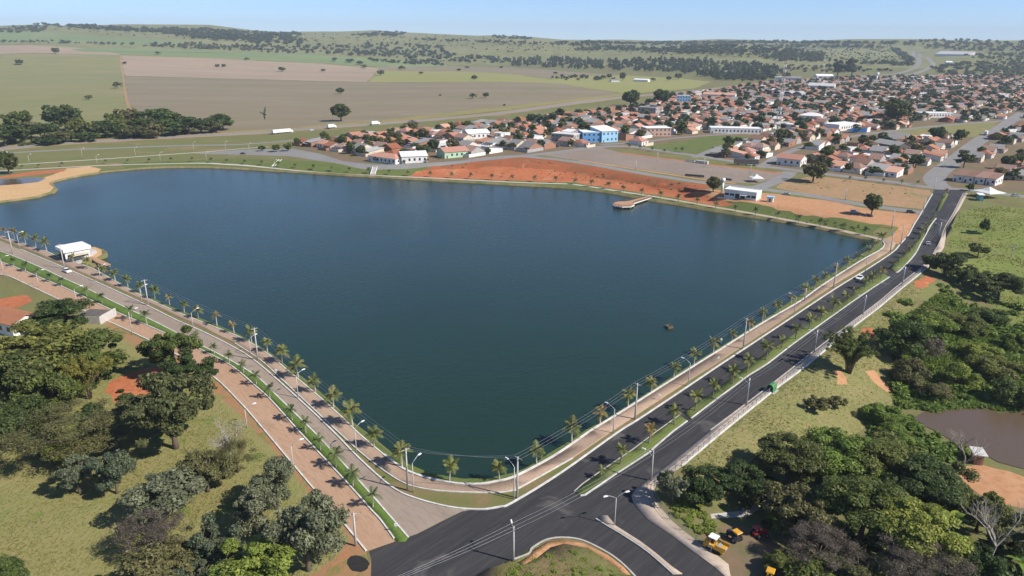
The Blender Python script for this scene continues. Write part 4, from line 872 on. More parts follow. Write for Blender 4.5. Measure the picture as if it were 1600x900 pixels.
bare(350, 722, 62, 'smaller leafless tree behind the white-branched one', seed=12)

# --- banana plants: broad blades on a short stem
def banana(u, v, hpx, label):
    p = T(u, v); s = mpp(p); r = empty('banana_plant', p, RNG.uniform(0, 6.28)); Hh = hpx * s
    mb = MB(); mb.tube([(0, 0, -.1), (0, 0, Hh * .5)], [.16, .1], 7); mb.build('stem', 'pale_bark', r)
    for i in range(9):
        a = i * 2.4; el = RNG.uniform(.5, 1.2); ln = Hh * RNG.uniform(.55, .8); wd = ln * .17; vs = []; fs = []
        for k in range(6):
            t = k / 5; x = ln * t * math.cos(el * (1 - .2 * t)); z = Hh * .48 + ln * (t * math.sin(el) - .55 * t * t); ww = wd * math.sin(math.pi * (0.12 + .86 * t))
            for sgn in (-1, 0, 1): vs.append((x * math.cos(a) - sgn * ww * math.sin(a), x * math.sin(a) + sgn * ww * math.cos(a), z + abs(sgn) * ww * .25))
        for k in range(5):
            for q in range(2): fs.append((k * 3 + q, k * 3 + q + 1, k * 3 + q + 4, k * 3 + q + 3))
        m2 = MB(); m2.add(vs, fs, 0, True); m2.build('leaf', 'leaf_bright', r)
    tag(r, label, 'banana plant', 'banana plants in the right wood')
for i, (u, v, hp, lb) in enumerate([(1385, 880, 42, 'banana plant between the two brown dry trees'), (1372, 895, 38, 'banana plant left of the large brown dry tree'), (1480, 840, 52, 'pale banana plant right of the bright green tree'), (1500, 870, 46, 'banana plant beside the grey bare tree'), (1493, 890, 40, 'lowest banana plant beside the large brown dry tree'),
                                    (1212, 835, 44, 'banana plant above the red machine'), (1222, 842, 36, 'second banana plant above the red machine'), (1590, 895, 40, 'banana plant in the bottom right corner')]): banana(u, v, hp, lb)

# --- palms
def frond_mesh(ln, rise, fall, seed, mat, wid=0.40, nl=13):
    rs = random.Random(seed); vs = []; fs = []
    def sp(t): return Vector((ln * (t * math.cos(rise) ** .5 * 0.95), 0, ln * (t * math.sin(rise) - fall * t * t)))
    N = nl
    for k in range(N):
        t = 0.12 + .88 * k / (N - 1); p = sp(t); p2 = sp(min(1.0, t + .05)); d = (p2 - p).normalized() if k < N - 1 else (p - sp(t - .05)).normalized()
        w = wid * ln * (math.sin(math.pi * (0.16 + .80 * t)) ** .7) * rs.uniform(.85, 1.1)
        for sg in (-1, 1):
            tip = p + Vector((0, sg, 0)) * w * .8 + d * w * .55 + Vector((0, 0, -w * .38)); o = len(vs); hw = ln * .036
            vs += [p - d * hw, p + d * hw, tip + d * hw * .3, tip - d * hw * .3]; fs.append((o, o + 1, o + 2, o + 3) if sg > 0 else (o + 3, o + 2, o + 1, o))
    P = [sp(t / 6) for t in range(7)]; o = len(vs); hw = 0.03 * ln
    for k, p in enumerate(P): vs += [p + Vector((0, hw * (1 - k / 7), 0.01)), p - Vector((0, hw * (1 - k / 7), -0.01))]
    for k in range(6): fs.append((o + 2 * k, o + 2 * k + 1, o + 2 * k + 3, o + 2 * k + 2))
    return vs, fs
PALM = {}
def palm_kit(kind):
    if kind in PALM: return PALM[kind]
    mat, bark, ln, nf, th, rr = {'gold': ('frond_gold', 'painted_palm_bark', 2.3, 17, 3.5, .16), 'green': ('frond_green', 'painted_palm_bark', 2.0, 13, 3.1, .11), 'young': ('frond_gold', 'palm_bark', 2.0, 13, 3.3, .13), 'dry': ('frond_dry', 'palm_bark', 1.9, 13, 3.4, .13), 'shore': ('frond_green', 'palm_bark', 2.4, 14, 3.3, .15)}[kind]
    fr = []; sets = []
    for i, (ri, fa) in enumerate(((1.15, .25), (.85, .5), (.5, .62), (.2, .75))):
        vs, fs = frond_mesh(ln, ri, fa, i + 3, mat); mb = MB(); mb.add(vs, fs); me = mb.mesh('frond', mat); fr.append(me); sets.append((vs, fs))
    tr = MB(); tr.tube([(0, 0, -.15), (.02, 0, .25), (.05, .02, th * .5), (.03, .03, th)], [rr * 1.7, rr * 1.15, rr, rr * .8], 8); tm = tr.mesh('trunk', bark)
    cm = []
    for v in range(3):
        rs = random.Random(v); mb = MB()
        for k in range(nf):
            vs, fs = sets[min(3, int(k / nf * 4))]; M = Matrix.Rotation(k * 2.4 + rs.uniform(-.3, .3), 3, 'Z') @ Matrix.Scale(rs.uniform(.85, 1.1), 3)
            mb.add([M @ Vector(q) + Vector((0, 0, th)) for q in vs], fs)
        cm.append(mb.mesh('crown', mat))
    PALM[kind] = (fr, tm, cm, nf, th, ln); return PALM[kind]
def palm(u, v, hpx, kind, label, group, name='palm_tree'):
    fr, tm, cm, nf, th, ln = palm_kit(kind); p = T(u, v); s = mpp(p); full = th + ln * .62
    k = max(.45, min(1.9, hpx * s * RNG.uniform(.84, 1.03) / full))
    r = empty(name, p, RNG.uniform(0, 6.28), (k * RNG.uniform(.88, 1.1), k * RNG.uniform(.88, 1.1), k)); r.rotation_euler.x = RNG.gauss(0, .05); r.rotation_euler.y = RNG.gauss(0, .05); link(bpy.data.objects.new('trunk', tm), r)
    if kind in ('gold', 'young') and RNG.random() < .14: fr, _, cm, nf = palm_kit('dry')[:4]
    nf = nf - RNG.randrange(0, 5)
    if hpx >= 21:
        for i in range(nf):
            f = link(bpy.data.objects.new('frond', fr[min(3, int(i / nf * 4))]), r); f.location = (.03, .03, th - .02); f.rotation_euler = (RNG.uniform(-.15, .15), RNG.uniform(-.16, .16), i * 2.4 + RNG.uniform(-.3, .3)); q = RNG.uniform(.82, 1.12); f.scale = (q, q, q)
    else: link(bpy.data.objects.new('crown', RNG.choice(cm)), r)
    tag(r, label, 'palm tree', group)
L1 = [(780, 749, 37), (702, 751, 46), (628, 730, 43), (584, 699, 42), (551, 665, 40), (521, 637, 34), (493, 613, 33), (466, 590, 36), (441, 567, 29), (418, 550, 24), (393, 534, 26), (366, 520, 25), (339, 509, 24), (310, 497, 21), (288, 488, 21), (265, 476, 22), (242, 466, 20), (220, 457, 20), (200, 448, 20), (180, 439, 19), (160, 431, 18), (138, 420, 20), (115, 410, 15), (73, 392, 22), (56, 386, 23), (40, 380, 21), (23, 374, 18), (8, 369, 15)]
for i, (u, v, q) in enumerate(L1): palm(u, v, q, 'dry' if i in (26, 27) else 'gold', 'golden lakeside palm left of the near corner, ' + ordinal(i + 1) + ' counted from the corner', 'palms along the left lakeside')
L2 = [(583, 793, 36), (552, 760, 37), (525, 731, 34), (501, 704, 29), (478, 677, 27), (457, 657, 28), (422, 622, 28), (401, 601, 25), (381, 583, 25), (359, 568, 22), (335, 553, 21), (307, 538, 20), (230, 507, 27), (206, 500, 25), (160, 474, 18), (136, 463, 17), (97, 447, 17), (78, 440, 15), (60, 433, 17), (40, 424, 15), (22, 416, 16)]
for i, (u, v, q) in enumerate(L2): palm(u, v, q, 'green', 'dark green palm on the left median, ' + ordinal(i + 1) + ' counted from the junction', 'palms on the left median')
L3 = [(838, 724, 40), (893, 691, 37), (937, 663, 36), (981, 636, 34), (1017, 612, 30), (1052, 590, 30), (1084, 571, 28), (1114, 552, 31), (1143, 534, 23), (1170, 519, 26), (1191, 504, 25), (1213, 491, 23), (1236, 475, 21), (1255, 463, 20), (1272, 452, 22), (1289, 442, 19), (1305, 431, 20), (1322, 422, 23), (1339, 410, 18), (1356, 401, 20), (1366, 391, 18), (1376, 382, 20)]
for i, (u, v, q) in enumerate(L3): palm(u, v, q, 'gold', 'golden lakeside palm right of the near corner, ' + ordinal(i + 1) + ' counted from the corner', 'palms along the right lakeside')
L4 = [(938, 748, 21), (969, 726, 38), (1014, 693, 38), (1054, 664, 37), (1086, 642, 35), (1113, 623, 34), (1144, 600, 36), (1167, 583, 31), (1197, 563, 33), (1221, 545, 25), (1243, 530, 26), (1264, 515, 26), (1282, 502, 27), (1301, 488, 28), (1319, 474, 21), (1335, 463, 18), (1350, 452, 20), (1363, 443, 20), (1376, 435, 22), (1395, 420, 15), (1404, 411, 15), (1412, 403, 15), (1419, 397, 14), (1430, 385, 12), (1437, 374, 12), (1442, 366, 11), (1447, 358, 11), (1452, 350, 11), (1458, 341, 10), (1467, 324, 11), (1472, 315, 11), (1478, 305, 12)]
for i, (u, v, q) in enumerate(L4): palm(u, v, q, 'young', 'young palm on the avenue median, ' + ordinal(i + 1) + ' counted from the junction', 'palms on the avenue median')
FX = [35, 61, 97, 165, 200, 233, 268, 300, 330, 355, 383, 409, 436, 462, 490, 519, 546, 576, 608, 638, 672, 706, 736, 768, 800, 835, 868, 898, 925, 951, 974, 1002, 1032, 1060, 1089, 1118, 1149, 1180, 1214, 1247, 1281, 1317, 1351]
for i, u in enumerate(FX):
    v = float(np.interp(u, [35, 165, 300, 409, 519, 608, 672, 768, 868, 898, 951, 1002, 1060, 1118, 1214, 1281, 1351], [264, 256, 252.5, 258.5, 268, 273, 276.5, 281.5, 285.5, 288, 295.5, 305, 315, 325, 342, 354, 367]))
    palm(u, v, float(np.interp(u, [0, 300, 600, 1000, 1351], [7, 8, 9.5, 12, 14])), 'shore', 'small palm on the far shore walkway, ' + ordinal(i + 1) + ' from the left', 'palms along the far shore')
TP = [(983, 232, 8), (1000, 234, 8), (1019, 237, 8.5), (1038, 240, 8), (1056, 238, 8), (1065, 238, 9), (690, 249, 6), (668, 254, 7), (632, 256, 7), (608, 257, 6), (1150, 228, 7), (1170, 222, 7), (1327, 283, 8), (1352, 283, 8), (1380, 286, 8), (1408, 288, 8), (1434, 289, 8)]
for i, (u, v, q) in enumerate(TP): palm(u, v, q, 'shore', 'small street palm by the town, ' + ordinal(i + 1) + ' of the street palms', 'palms along the town streets')

# --- woods, far trees and undergrowth that read as one mass
def scatter(name, polys, label, kind='round', lod='tiny', leaf='leaf_far'):
    """polys: (pixel polygon, count, height in m, width/height)"""
    base = [crown_data(kind, v, lod)[:2] for v in range(3)]; Vs = []; Fs = []; o = 0
    for (poly, cnt, hm, asp) in polys:
        xs = [p[0] for p in poly]; ys = [p[1] for p in poly]; got = 0; tries = 0
        while got < cnt and tries < cnt * 30:
            tries += 1; u = RNG.uniform(min(xs), max(xs)); v = RNG.uniform(min(ys), max(ys))
            if not in_poly(poly, np.array([u]), np.array([v]))[0]: continue
            p = T(u, v); hh = hm * RNG.uniform(.6, 1.25); w = hh * asp * RNG.uniform(.8, 1.25); a = RNG.uniform(0, 6.28)
            V, F = base[got % 3]; c, s_ = math.cos(a), math.sin(a)
            Vs.append(np.column_stack([p.x + w * (V[:, 0] * c - V[:, 1] * s_), p.y + w * (V[:, 0] * s_ + V[:, 1] * c), p.z - .12 * hh + hh * V[:, 2]])); Fs.append(F + o); o += len(V); got += 1
    ob = link(bpy.data.objects.new(name, np_mesh(name, np.vstack(Vs), [np.vstack(Fs)], leaf))); tag(ob, label, kind='stuff'); return ob
scatter('tree_belt', [([(0, 63.5), (100, 65), (210, 69), (210, 71.5), (100, 68), (0, 66.5)], 70, 8, 1.2),
                      ([(225, 70), (300, 68), (400, 73), (400, 81), (300, 77), (225, 73)], 120, 11, 1.2),
                      ([(0, 45), (70, 40), (75, 49), (20, 52), (0, 52)], 70, 12, 1.3)], 'dark tree belts crossing the fields at far left')
scatter('tree_belt', [([(400, 70), (470, 72), (620, 68), (690, 72), (705, 86), (800, 92), (800, 100), (700, 97), (600, 89), (400, 82)], 420, 12, 1.15),
                      ([(575, 93), (690, 95), (700, 103), (640, 101), (585, 97)], 90, 9, 1.3)], 'long wooded belt behind the green crop strip')
scatter('tree_belt', [([(790, 96), (870, 93), (960, 98), (1050, 96), (1180, 101), (1215, 112), (1200, 126), (1110, 124), (1050, 113), (930, 110), (800, 104)], 430, 19, 0.8),
                      ([(1110, 118), (1220, 112), (1235, 122), (1180, 128), (1120, 125)], 60, 12, 1.2),
                      ([(855, 121), (905, 119), (955, 122), (960, 126), (880, 126)], 40, 7, 1.3)], 'tall grey-green tree belt behind the yellowish paddock', 'tall', 'lo')
scatter('tree_belt', [([(895, 76), (980, 72), (1090, 82), (1080, 85), (980, 80), (900, 80)], 120, 11, 1.3), ([(1000, 70), (1200, 64), (1200, 66), (1010, 73)], 60, 11, 1.3), ([(1020, 76), (1200, 72), (1290, 82), (1290, 96), (1200, 92), (1100, 84)], 200, 11, 1.3),
                      ([(1200, 80), (1290, 86), (1300, 98), (1210, 96)], 110, 12, 1.2), ([(1390, 76), (1402, 76), (1430, 96), (1420, 100)], 80, 11, 1.2), ([(1330, 95), (1430, 100), (1430, 104), (1330, 100)], 70, 9, 1.3),
                      ([(1200, 104), (1300, 103), (1400, 112), (1300, 114), (1200, 112)], 70, 9, 1.3)], 'scattered woods on the plain behind the town')
scatter('tree_belt', [([(1450, 106), (1500, 100), (1600, 92), (1700, 92), (1700, 126), (1600, 122), (1480, 118)], 330, 10, 1.3), ([(1410, 66), (1480, 63), (1600, 66), (1700, 68), (1700, 82), (1500, 80), (1450, 75), (1415, 72)], 300, 13, 1.3), ([(1500, 85), (1600, 82), (1600, 92), (1530, 95)], 60, 9, 1.3)], 'dark woods on the hills at far right')
scatter('hillside_wood', [([(45, 38), (120, 40), (230, 45), (330, 46), (400, 51), (470, 52), (470, 56), (400, 62), (330, 60), (260, 53), (100, 43)], 520, 13, 1.5), ([(250, 52), (400, 53), (480, 60), (470, 70), (400, 68), (300, 60)], 240, 12, 1.5),
                          ([(540, 56), (600, 50), (640, 51), (620, 57)], 110, 12, 1.5), ([(860, 66), (1040, 67), (1200, 65), (1400, 67), (1400, 69), (1200, 68), (1000, 70), (870, 68)], 320, 13, 1.6), ([(1040, 72), (1180, 70), (1380, 72), (1380, 75), (1200, 75), (1050, 76)], 180, 11, 1.6), ([(640, 60), (800, 66), (960, 71), (950, 73), (800, 69), (650, 63)], 110, 10, 1.5), ([(940, 74), (1100, 79), (1240, 76), (1240, 79), (1100, 83), (950, 77)], 170, 11, 1.5), ([(765, 56), (835, 59), (830, 62), (770, 60)], 60, 11, 1.4)], 'dark woods on the hillsides along the skyline')
scatter('hillside_trees', [([(60, 44), (250, 50), (420, 54), (560, 49), (700, 55), (860, 65), (1100, 65), (1400, 68), (1390, 92), (1250, 95), (1000, 85), (800, 82), (600, 66), (400, 66), (180, 55)], 720, 5.5, 1.4), ([(1230, 72), (1390, 72), (1420, 96), (1300, 96), (1240, 88)], 200, 6, 1.3)], 'single trees dotting the pasture hills')
scatter('undergrowth', [([(1372, 500), (1410, 470), (1470, 445), (1540, 470), (1600, 480), (1680, 520), (1680, 640), (1590, 640), (1545, 632), (1440, 632), (1395, 640), (1390, 600), (1400, 560), (1375, 530)], 150, 2.6, 1.8)], 'tangled low undergrowth in the valley', 'shrub', 'lo', 'leaf_bright')
scatter('undergrowth', [([(1355, 650), (1400, 640), (1440, 668), (1490, 695), (1520, 710), (1480, 720), (1400, 715), (1360, 690)], 70, 1.8, 2.0), ([(1440, 636), (1560, 628), (1600, 636), (1600, 642), (1540, 634), (1450, 642)], 50, 1.4, 2.2)], 'green marsh scrub around the brown pond', 'shrub', 'lo', 'leaf_bright')
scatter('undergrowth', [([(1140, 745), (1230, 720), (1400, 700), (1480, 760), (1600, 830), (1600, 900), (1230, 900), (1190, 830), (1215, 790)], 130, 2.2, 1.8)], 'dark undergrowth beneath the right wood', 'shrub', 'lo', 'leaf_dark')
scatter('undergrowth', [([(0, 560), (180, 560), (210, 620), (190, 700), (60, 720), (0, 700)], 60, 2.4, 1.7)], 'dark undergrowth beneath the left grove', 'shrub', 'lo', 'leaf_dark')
scatter('undergrowth', [([(0, 190), (60, 192), (200, 190), (300, 196), (350, 198), (330, 208), (200, 216), (0, 232)], 150, 4.5, 1.5)], 'scrub filling the roadside wood beside the highway', 'shrub', 'lo', 'leaf_dark')
scatter('weeds', [([(640, 276), (700, 256), (800, 247), (900, 257), (1000, 275), (1100, 291), (1100, 305), (1000, 297), (900, 283), (760, 279)], 60, .6, 2.0), ([(1215, 293), (1275, 276), (1450, 298), (1438, 326), (1375, 319), (1250, 300)], 30, .45, 2.2), ([(1200, 330), (1350, 352), (1390, 372), (1350, 366), (1210, 338)], 40, .5, 2.2)], 'sparse weeds on the red cut and the vacant lots', 'shrub', 'tiny', 'leaf_olive')
scatter('grass_tufts', [([(790, 890), (850, 862), (900, 862), (960, 890), (970, 920), (800, 920)], 60, 0.55, 2.2), ([(1060, 780), (1100, 790), (1130, 850), (1100, 840), (1045, 800)], 70, 0.7, 2.0)], 'green weeds on the corner plot and beside the pavement', 'shrub', 'lo', 'leaf_bright')

def tufts(name, px, count, hm, mat, label, seed, skip=('street', 'road', 'pavement', 'red_verge', 'red_clearing', 'walk', 'median', 'erosion_scar', 'yard')):
    P = W(px); rs = np.random.RandomState(seed); xs = [p.x for p in P]; ys = [p.y for p in P]
    X = rs.uniform(min(xs), max(xs), count * 4); Y = rs.uniform(min(ys), max(ys), count * 4)
    clump = np.sin(X * .21 + 2 * np.sin(Y * .13)) + np.sin(Y * .27 + X * .08) + rs.normal(size=len(X)) * 2.2
    m = in_poly(P, X, Y) & (clump > 0.1)
    for z in ZONES:
        if z[0] in skip: m &= ~in_poly(z[2], X, Y)
    X = X[m][:count]; Y = Y[m][:count]; Z = hv(X, Y); B = 5; n = len(X) * B
    X = np.repeat(X, B) + rs.normal(size=n) * .12; Y = np.repeat(Y, B) + rs.normal(size=n) * .12; Z = np.repeat(Z, B); a = rs.rand(n) * 6.28; hh = hm * (.5 + rs.rand(n)); w = hh * .5; lx = rs.normal(size=n) * hh * .5; ly = rs.normal(size=n) * hh * .5
    V = np.stack([np.column_stack([X - np.cos(a) * w, Y - np.sin(a) * w, Z - .03]), np.column_stack([X + np.cos(a) * w, Y + np.sin(a) * w, Z - .03]), np.column_stack([X + lx, Y + ly, Z + hh])], 1).reshape(-1, 3)
    o = link(bpy.data.objects.new(name, np_mesh(name, V, [np.arange(n * 3).reshape(n, 3)], mat))); tag(o, label, kind='stuff')
tufts('grass', [(-100, 480), (0, 500), (120, 520), (210, 560), (330, 610), (420, 720), (500, 815), (530, 870), (500, 930), (-100, 930)], 42000, .13, 'leaf_straw', 'straw-coloured grass tufts of the left meadow', 3)
tufts('grass', [(1066, 731), (1132, 675), (1200, 622), (1260, 576), (1372, 487), (1440, 430), (1450, 445), (1400, 500), (1390, 580), (1400, 620), (1360, 660), (1330, 680), (1240, 690), (1150, 725), (1090, 740)], 20000, .14, 'leaf_straw', 'dry grass tufts on the slope below the avenue', 4)
tufts('grass', [(1405, 500), (1480, 450), (1600, 520), (1700, 560), (1700, 660), (1600, 650), (1540, 640), (1430, 640), (1400, 640), (1395, 580)], 6000, .7, 'leaf_bright', 'lush tall grass of the wet meadow', 5)
tufts('grass', [(1500, 330), (1560, 322), (1700, 340), (1700, 500), (1600, 520), (1545, 470), (1480, 440), (1470, 412), (1480, 385)], 6000, .3, 'leaf_yellow', 'grass tufts of the pasture', 6)
tufts('grass', [(770, 890), (832, 858), (882, 842), (950, 866), (1000, 915), (770, 915)], 1500, .2, 'leaf_yellow', 'weeds on the corner plot', 7, ())
# ------------------------------------------------------------------ buildings
def roof_tile(name, c1, c2, c3):
    m, nt, n, l, b = nodes_of(name)
    tc = n.new('ShaderNodeTexCoord'); oi = n.new('ShaderNodeObjectInfo')
    a = noise(n, l, tc.outputs['Object'], 0.5, 5, 0.65); r = ramp(n, [(0.3, c1), (0.55, c2), (0.75, c3)]); l.new(a.outputs[0], r.inputs[0])
    hs = n.new('ShaderNodeHueSaturation'); l.new(r.outputs[0], hs.inputs['Color'])
    mv = n.new('ShaderNodeMapRange'); l.new(oi.outputs['Random'], mv.inputs[0]); mv.inputs[3].default_value = 0.72; mv.inputs[4].default_value = 1.25; l.new(mv.outputs[0], hs.inputs['Value'])
    ms = n.new('ShaderNodeMapRange'); l.new(oi.outputs['Random'], ms.inputs[0]); ms.inputs[3].default_value = 1.02; ms.inputs[4].default_value = 0.75; l.new(ms.outputs[0], hs.inputs['Saturation'])
    l.new(hs.outputs[0], b.inputs['Base Color']); b.inputs['Roughness'].default_value = 0.85
    wv = n.new('ShaderNodeTexWave'); wv.inputs['Scale'].default_value = 1.2; l.new(tc.outputs['Object'], wv.inputs['Vector'])
    bp = n.new('ShaderNodeBump'); bp.inputs['Strength'].default_value = 0.5; bp.inputs['Distance'].default_value = 0.1; l.new(wv.outputs[1], bp.inputs['Height']); l.new(bp.outputs[0], b.inputs['Normal'])
roof_tile('tile_orange', (0.42, 0.155, 0.065), (0.48, 0.195, 0.085), (0.37, 0.13, 0.055))
roof_tile('tile_red', (0.35, 0.115, 0.05), (0.40, 0.14, 0.062), (0.30, 0.095, 0.042))
roof_tile('tile_brown', (0.24, 0.125, 0.08), (0.29, 0.15, 0.095), (0.20, 0.105, 0.07))
roof_tile('roof_grey', (0.24, 0.22, 0.205), (0.30, 0.28, 0.26), (0.19, 0.175, 0.165))
roof_tile('roof_pale', (0.58, 0.56, 0.53), (0.66, 0.64, 0.61), (0.50, 0.48, 0.45))
for nm, c in (('wall_white', (.72, .70, .66)), ('wall_cream', (.60, .52, .40)), ('wall_grey', (.36, .34, .32)), ('wall_pink', (.52, .34, .27)), ('wall_green', (.42, .58, .40)), ('wall_brick', (.33, .17, .11)), ('wall_blue', (.12, .30, .55)), ('wall_lightblue', (.30, .52, .70)), ('wall_dark', (.12, .105, .095))):
    plain(nm, c, 0.85, var=0.14, scale=0.5)
plain('shutter', (0.17, 0.13, 0.10), 0.6)
plain('tarp_white', (0.72, 0.70, 0.66), 0.7, var=0.06)
plain('box_green', (0.10, 0.33, 0.20), 0.5); plain('leaf_plastic', (0.07, 0.22, 0.075), 0.5)
plain('blue_plastic', (0.03, 0.15, 0.42), 0.4)

def roof_parts(kind, w, d, z, ov=0.5, pitch=0.36, th=0.16):
    """mesh solids for a roof over [0,w]x[0,d] with eaves at height z; ridge along x"""
    mb = MB(); hgt = d / 2 * pitch; x0, x1, y0, y1 = -ov, w + ov, -ov, d + ov; zo = z - ov * pitch
    zr = z + hgt
    if kind == 'gable':
        for (ya, za, yb, zb) in ((y0, zo, d / 2, zr), (y1, zo, d / 2, zr)):
            vs = [(x0, ya, za), (x1, ya, za), (x1, yb, zb), (x0, yb, zb)]; vs += [(x, y, q + th) for (x, y, q) in vs]
            mb.add(vs, [(3, 2, 1, 0), (4, 5, 6, 7), (0, 1, 5, 4), (1, 2, 6, 5), (2, 3, 7, 6), (3, 0, 4, 7)])
    elif kind == 'hip':
        r0 = min(d / 2, w * .35)
        vs = [(x0, y0, zo), (x1, y0, zo), (x1, y1, zo), (x0, y1, zo), (r0, d / 2, zr), (w - r0, d / 2, zr)]
        mb.add(vs, [(0, 1, 5, 4), (1, 2, 5), (2, 3, 4, 5), (3, 0, 4), (3, 2, 1, 0)])
    elif kind == 'shed':
        vs = [(x0, y0, z), (x1, y0, z), (x1, y1, z + d * .14), (x0, y1, z + d * .14)]; vs += [(x, y, q + th) for (x, y, q) in vs]
        mb.add(vs, [(3, 2, 1, 0), (4, 5, 6, 7), (0, 1, 5, 4), (1, 2, 6, 5), (2, 3, 7, 6), (3, 0, 4, 7)])
    elif kind == 'flat':
        mb.box((w / 2, d / 2, z - .02), (w - .3, d - .3, .12))
        for (cx, cy, sx, sy) in ((w / 2, .0, w + .3, .22), (w / 2, d, w + .3, .22), (0, d / 2, .22, d - .22), (w, d / 2, .22, d - .22)): mb.box((cx, cy, z - .1), (sx, sy, .55))
    elif kind == 'slab':
        mb.box((w / 2, d / 2, z), (w + 1.0, d + 1.0, .35))
    elif kind == 'vault':
        k = max(1, round(w / 14)); cw = w / k
        for q in range(k):
            prof = [(q * cw + cw * t / 10, z + cw * .22 * math.sin(math.pi * t / 10)) for t in range(11)]
            prof = prof + [(x, y - .15) for (x, y) in prof[::-1]]
            mb.prism(prof, (1, 0, 0), (0, 0, 1), (0, 1, 0), (0, -.5, 0), d + 1)
    return mb
def wall_mesh(kind, w, d, z, pitch=0.36):
    mb = MB()
    if kind in ('gable',):
        prof = [(0, -1.0), (d, -1.0), (d, z - .03), (d / 2, z + d / 2 * pitch - .05), (0, z - .03)]
        mb.prism(prof, (0, 1, 0), (0, 0, 1), (1, 0, 0), (0, 0, 0), w)
    elif kind == 'shed':
        prof = [(0, -1.0), (d, -1.0), (d, z + d * .14 - .03), (0, z - .03)]; mb.prism(prof, (0, 1, 0), (0, 0, 1), (1, 0, 0), (0, 0, 0), w)
    else: mb.box((w / 2, d / 2, -1.0), (w, d, z + 1.0 - .05))
    return mb
def bldg(A, B, depth, hgt, wall, roof, kind, label, cat='house', name='house', floors=1, group=None, win=True, doors=1, px=True, pitch=0.36, wmat='window_dark'):
    """A, B: where the photograph shows the left and right end of the front foot"""
    a = T(*A) if px else Vector(A); b = T(*B) if px else Vector(B)
    v = (b - a); v.z = 0; w = v.length; rz = math.atan2(v.y, v.x)
    r = empty(name, (a.x, a.y, min(a.z, b.z)), rz)
    wall_mesh(kind, w, depth, hgt, pitch).build('wall', wall, r)
    roof_parts(kind, w, depth, hgt, pitch=pitch).build('roof', roof, r)
    if win:
        fh = hgt / floors; nw = max(2, int(w / 3.4)); nd = max(1, int(depth / 4.5))
        for f in range(floors):
            for i in range(nw):
                x = w * (i + .5) / nw; mb = MB()
                if f == 0 and i < doors: mb.box((x, -.03, 0), (1.1, .1, 2.15)); mb.build('door', 'shutter', r)
                else: mb.box((x, -.03, f * fh + fh * .36), (1.35, .1, fh * .36)); mb.build('window', wmat, r)
            for i in range(nd):
                y = depth * (i + .5) / nd; mb = MB(); mb.box((w + .03, y, f * fh + fh * .36), (.1, 1.3, fh * .36)); mb.build('window', wmat, r)
    tag(r, label, cat, group); return r, w

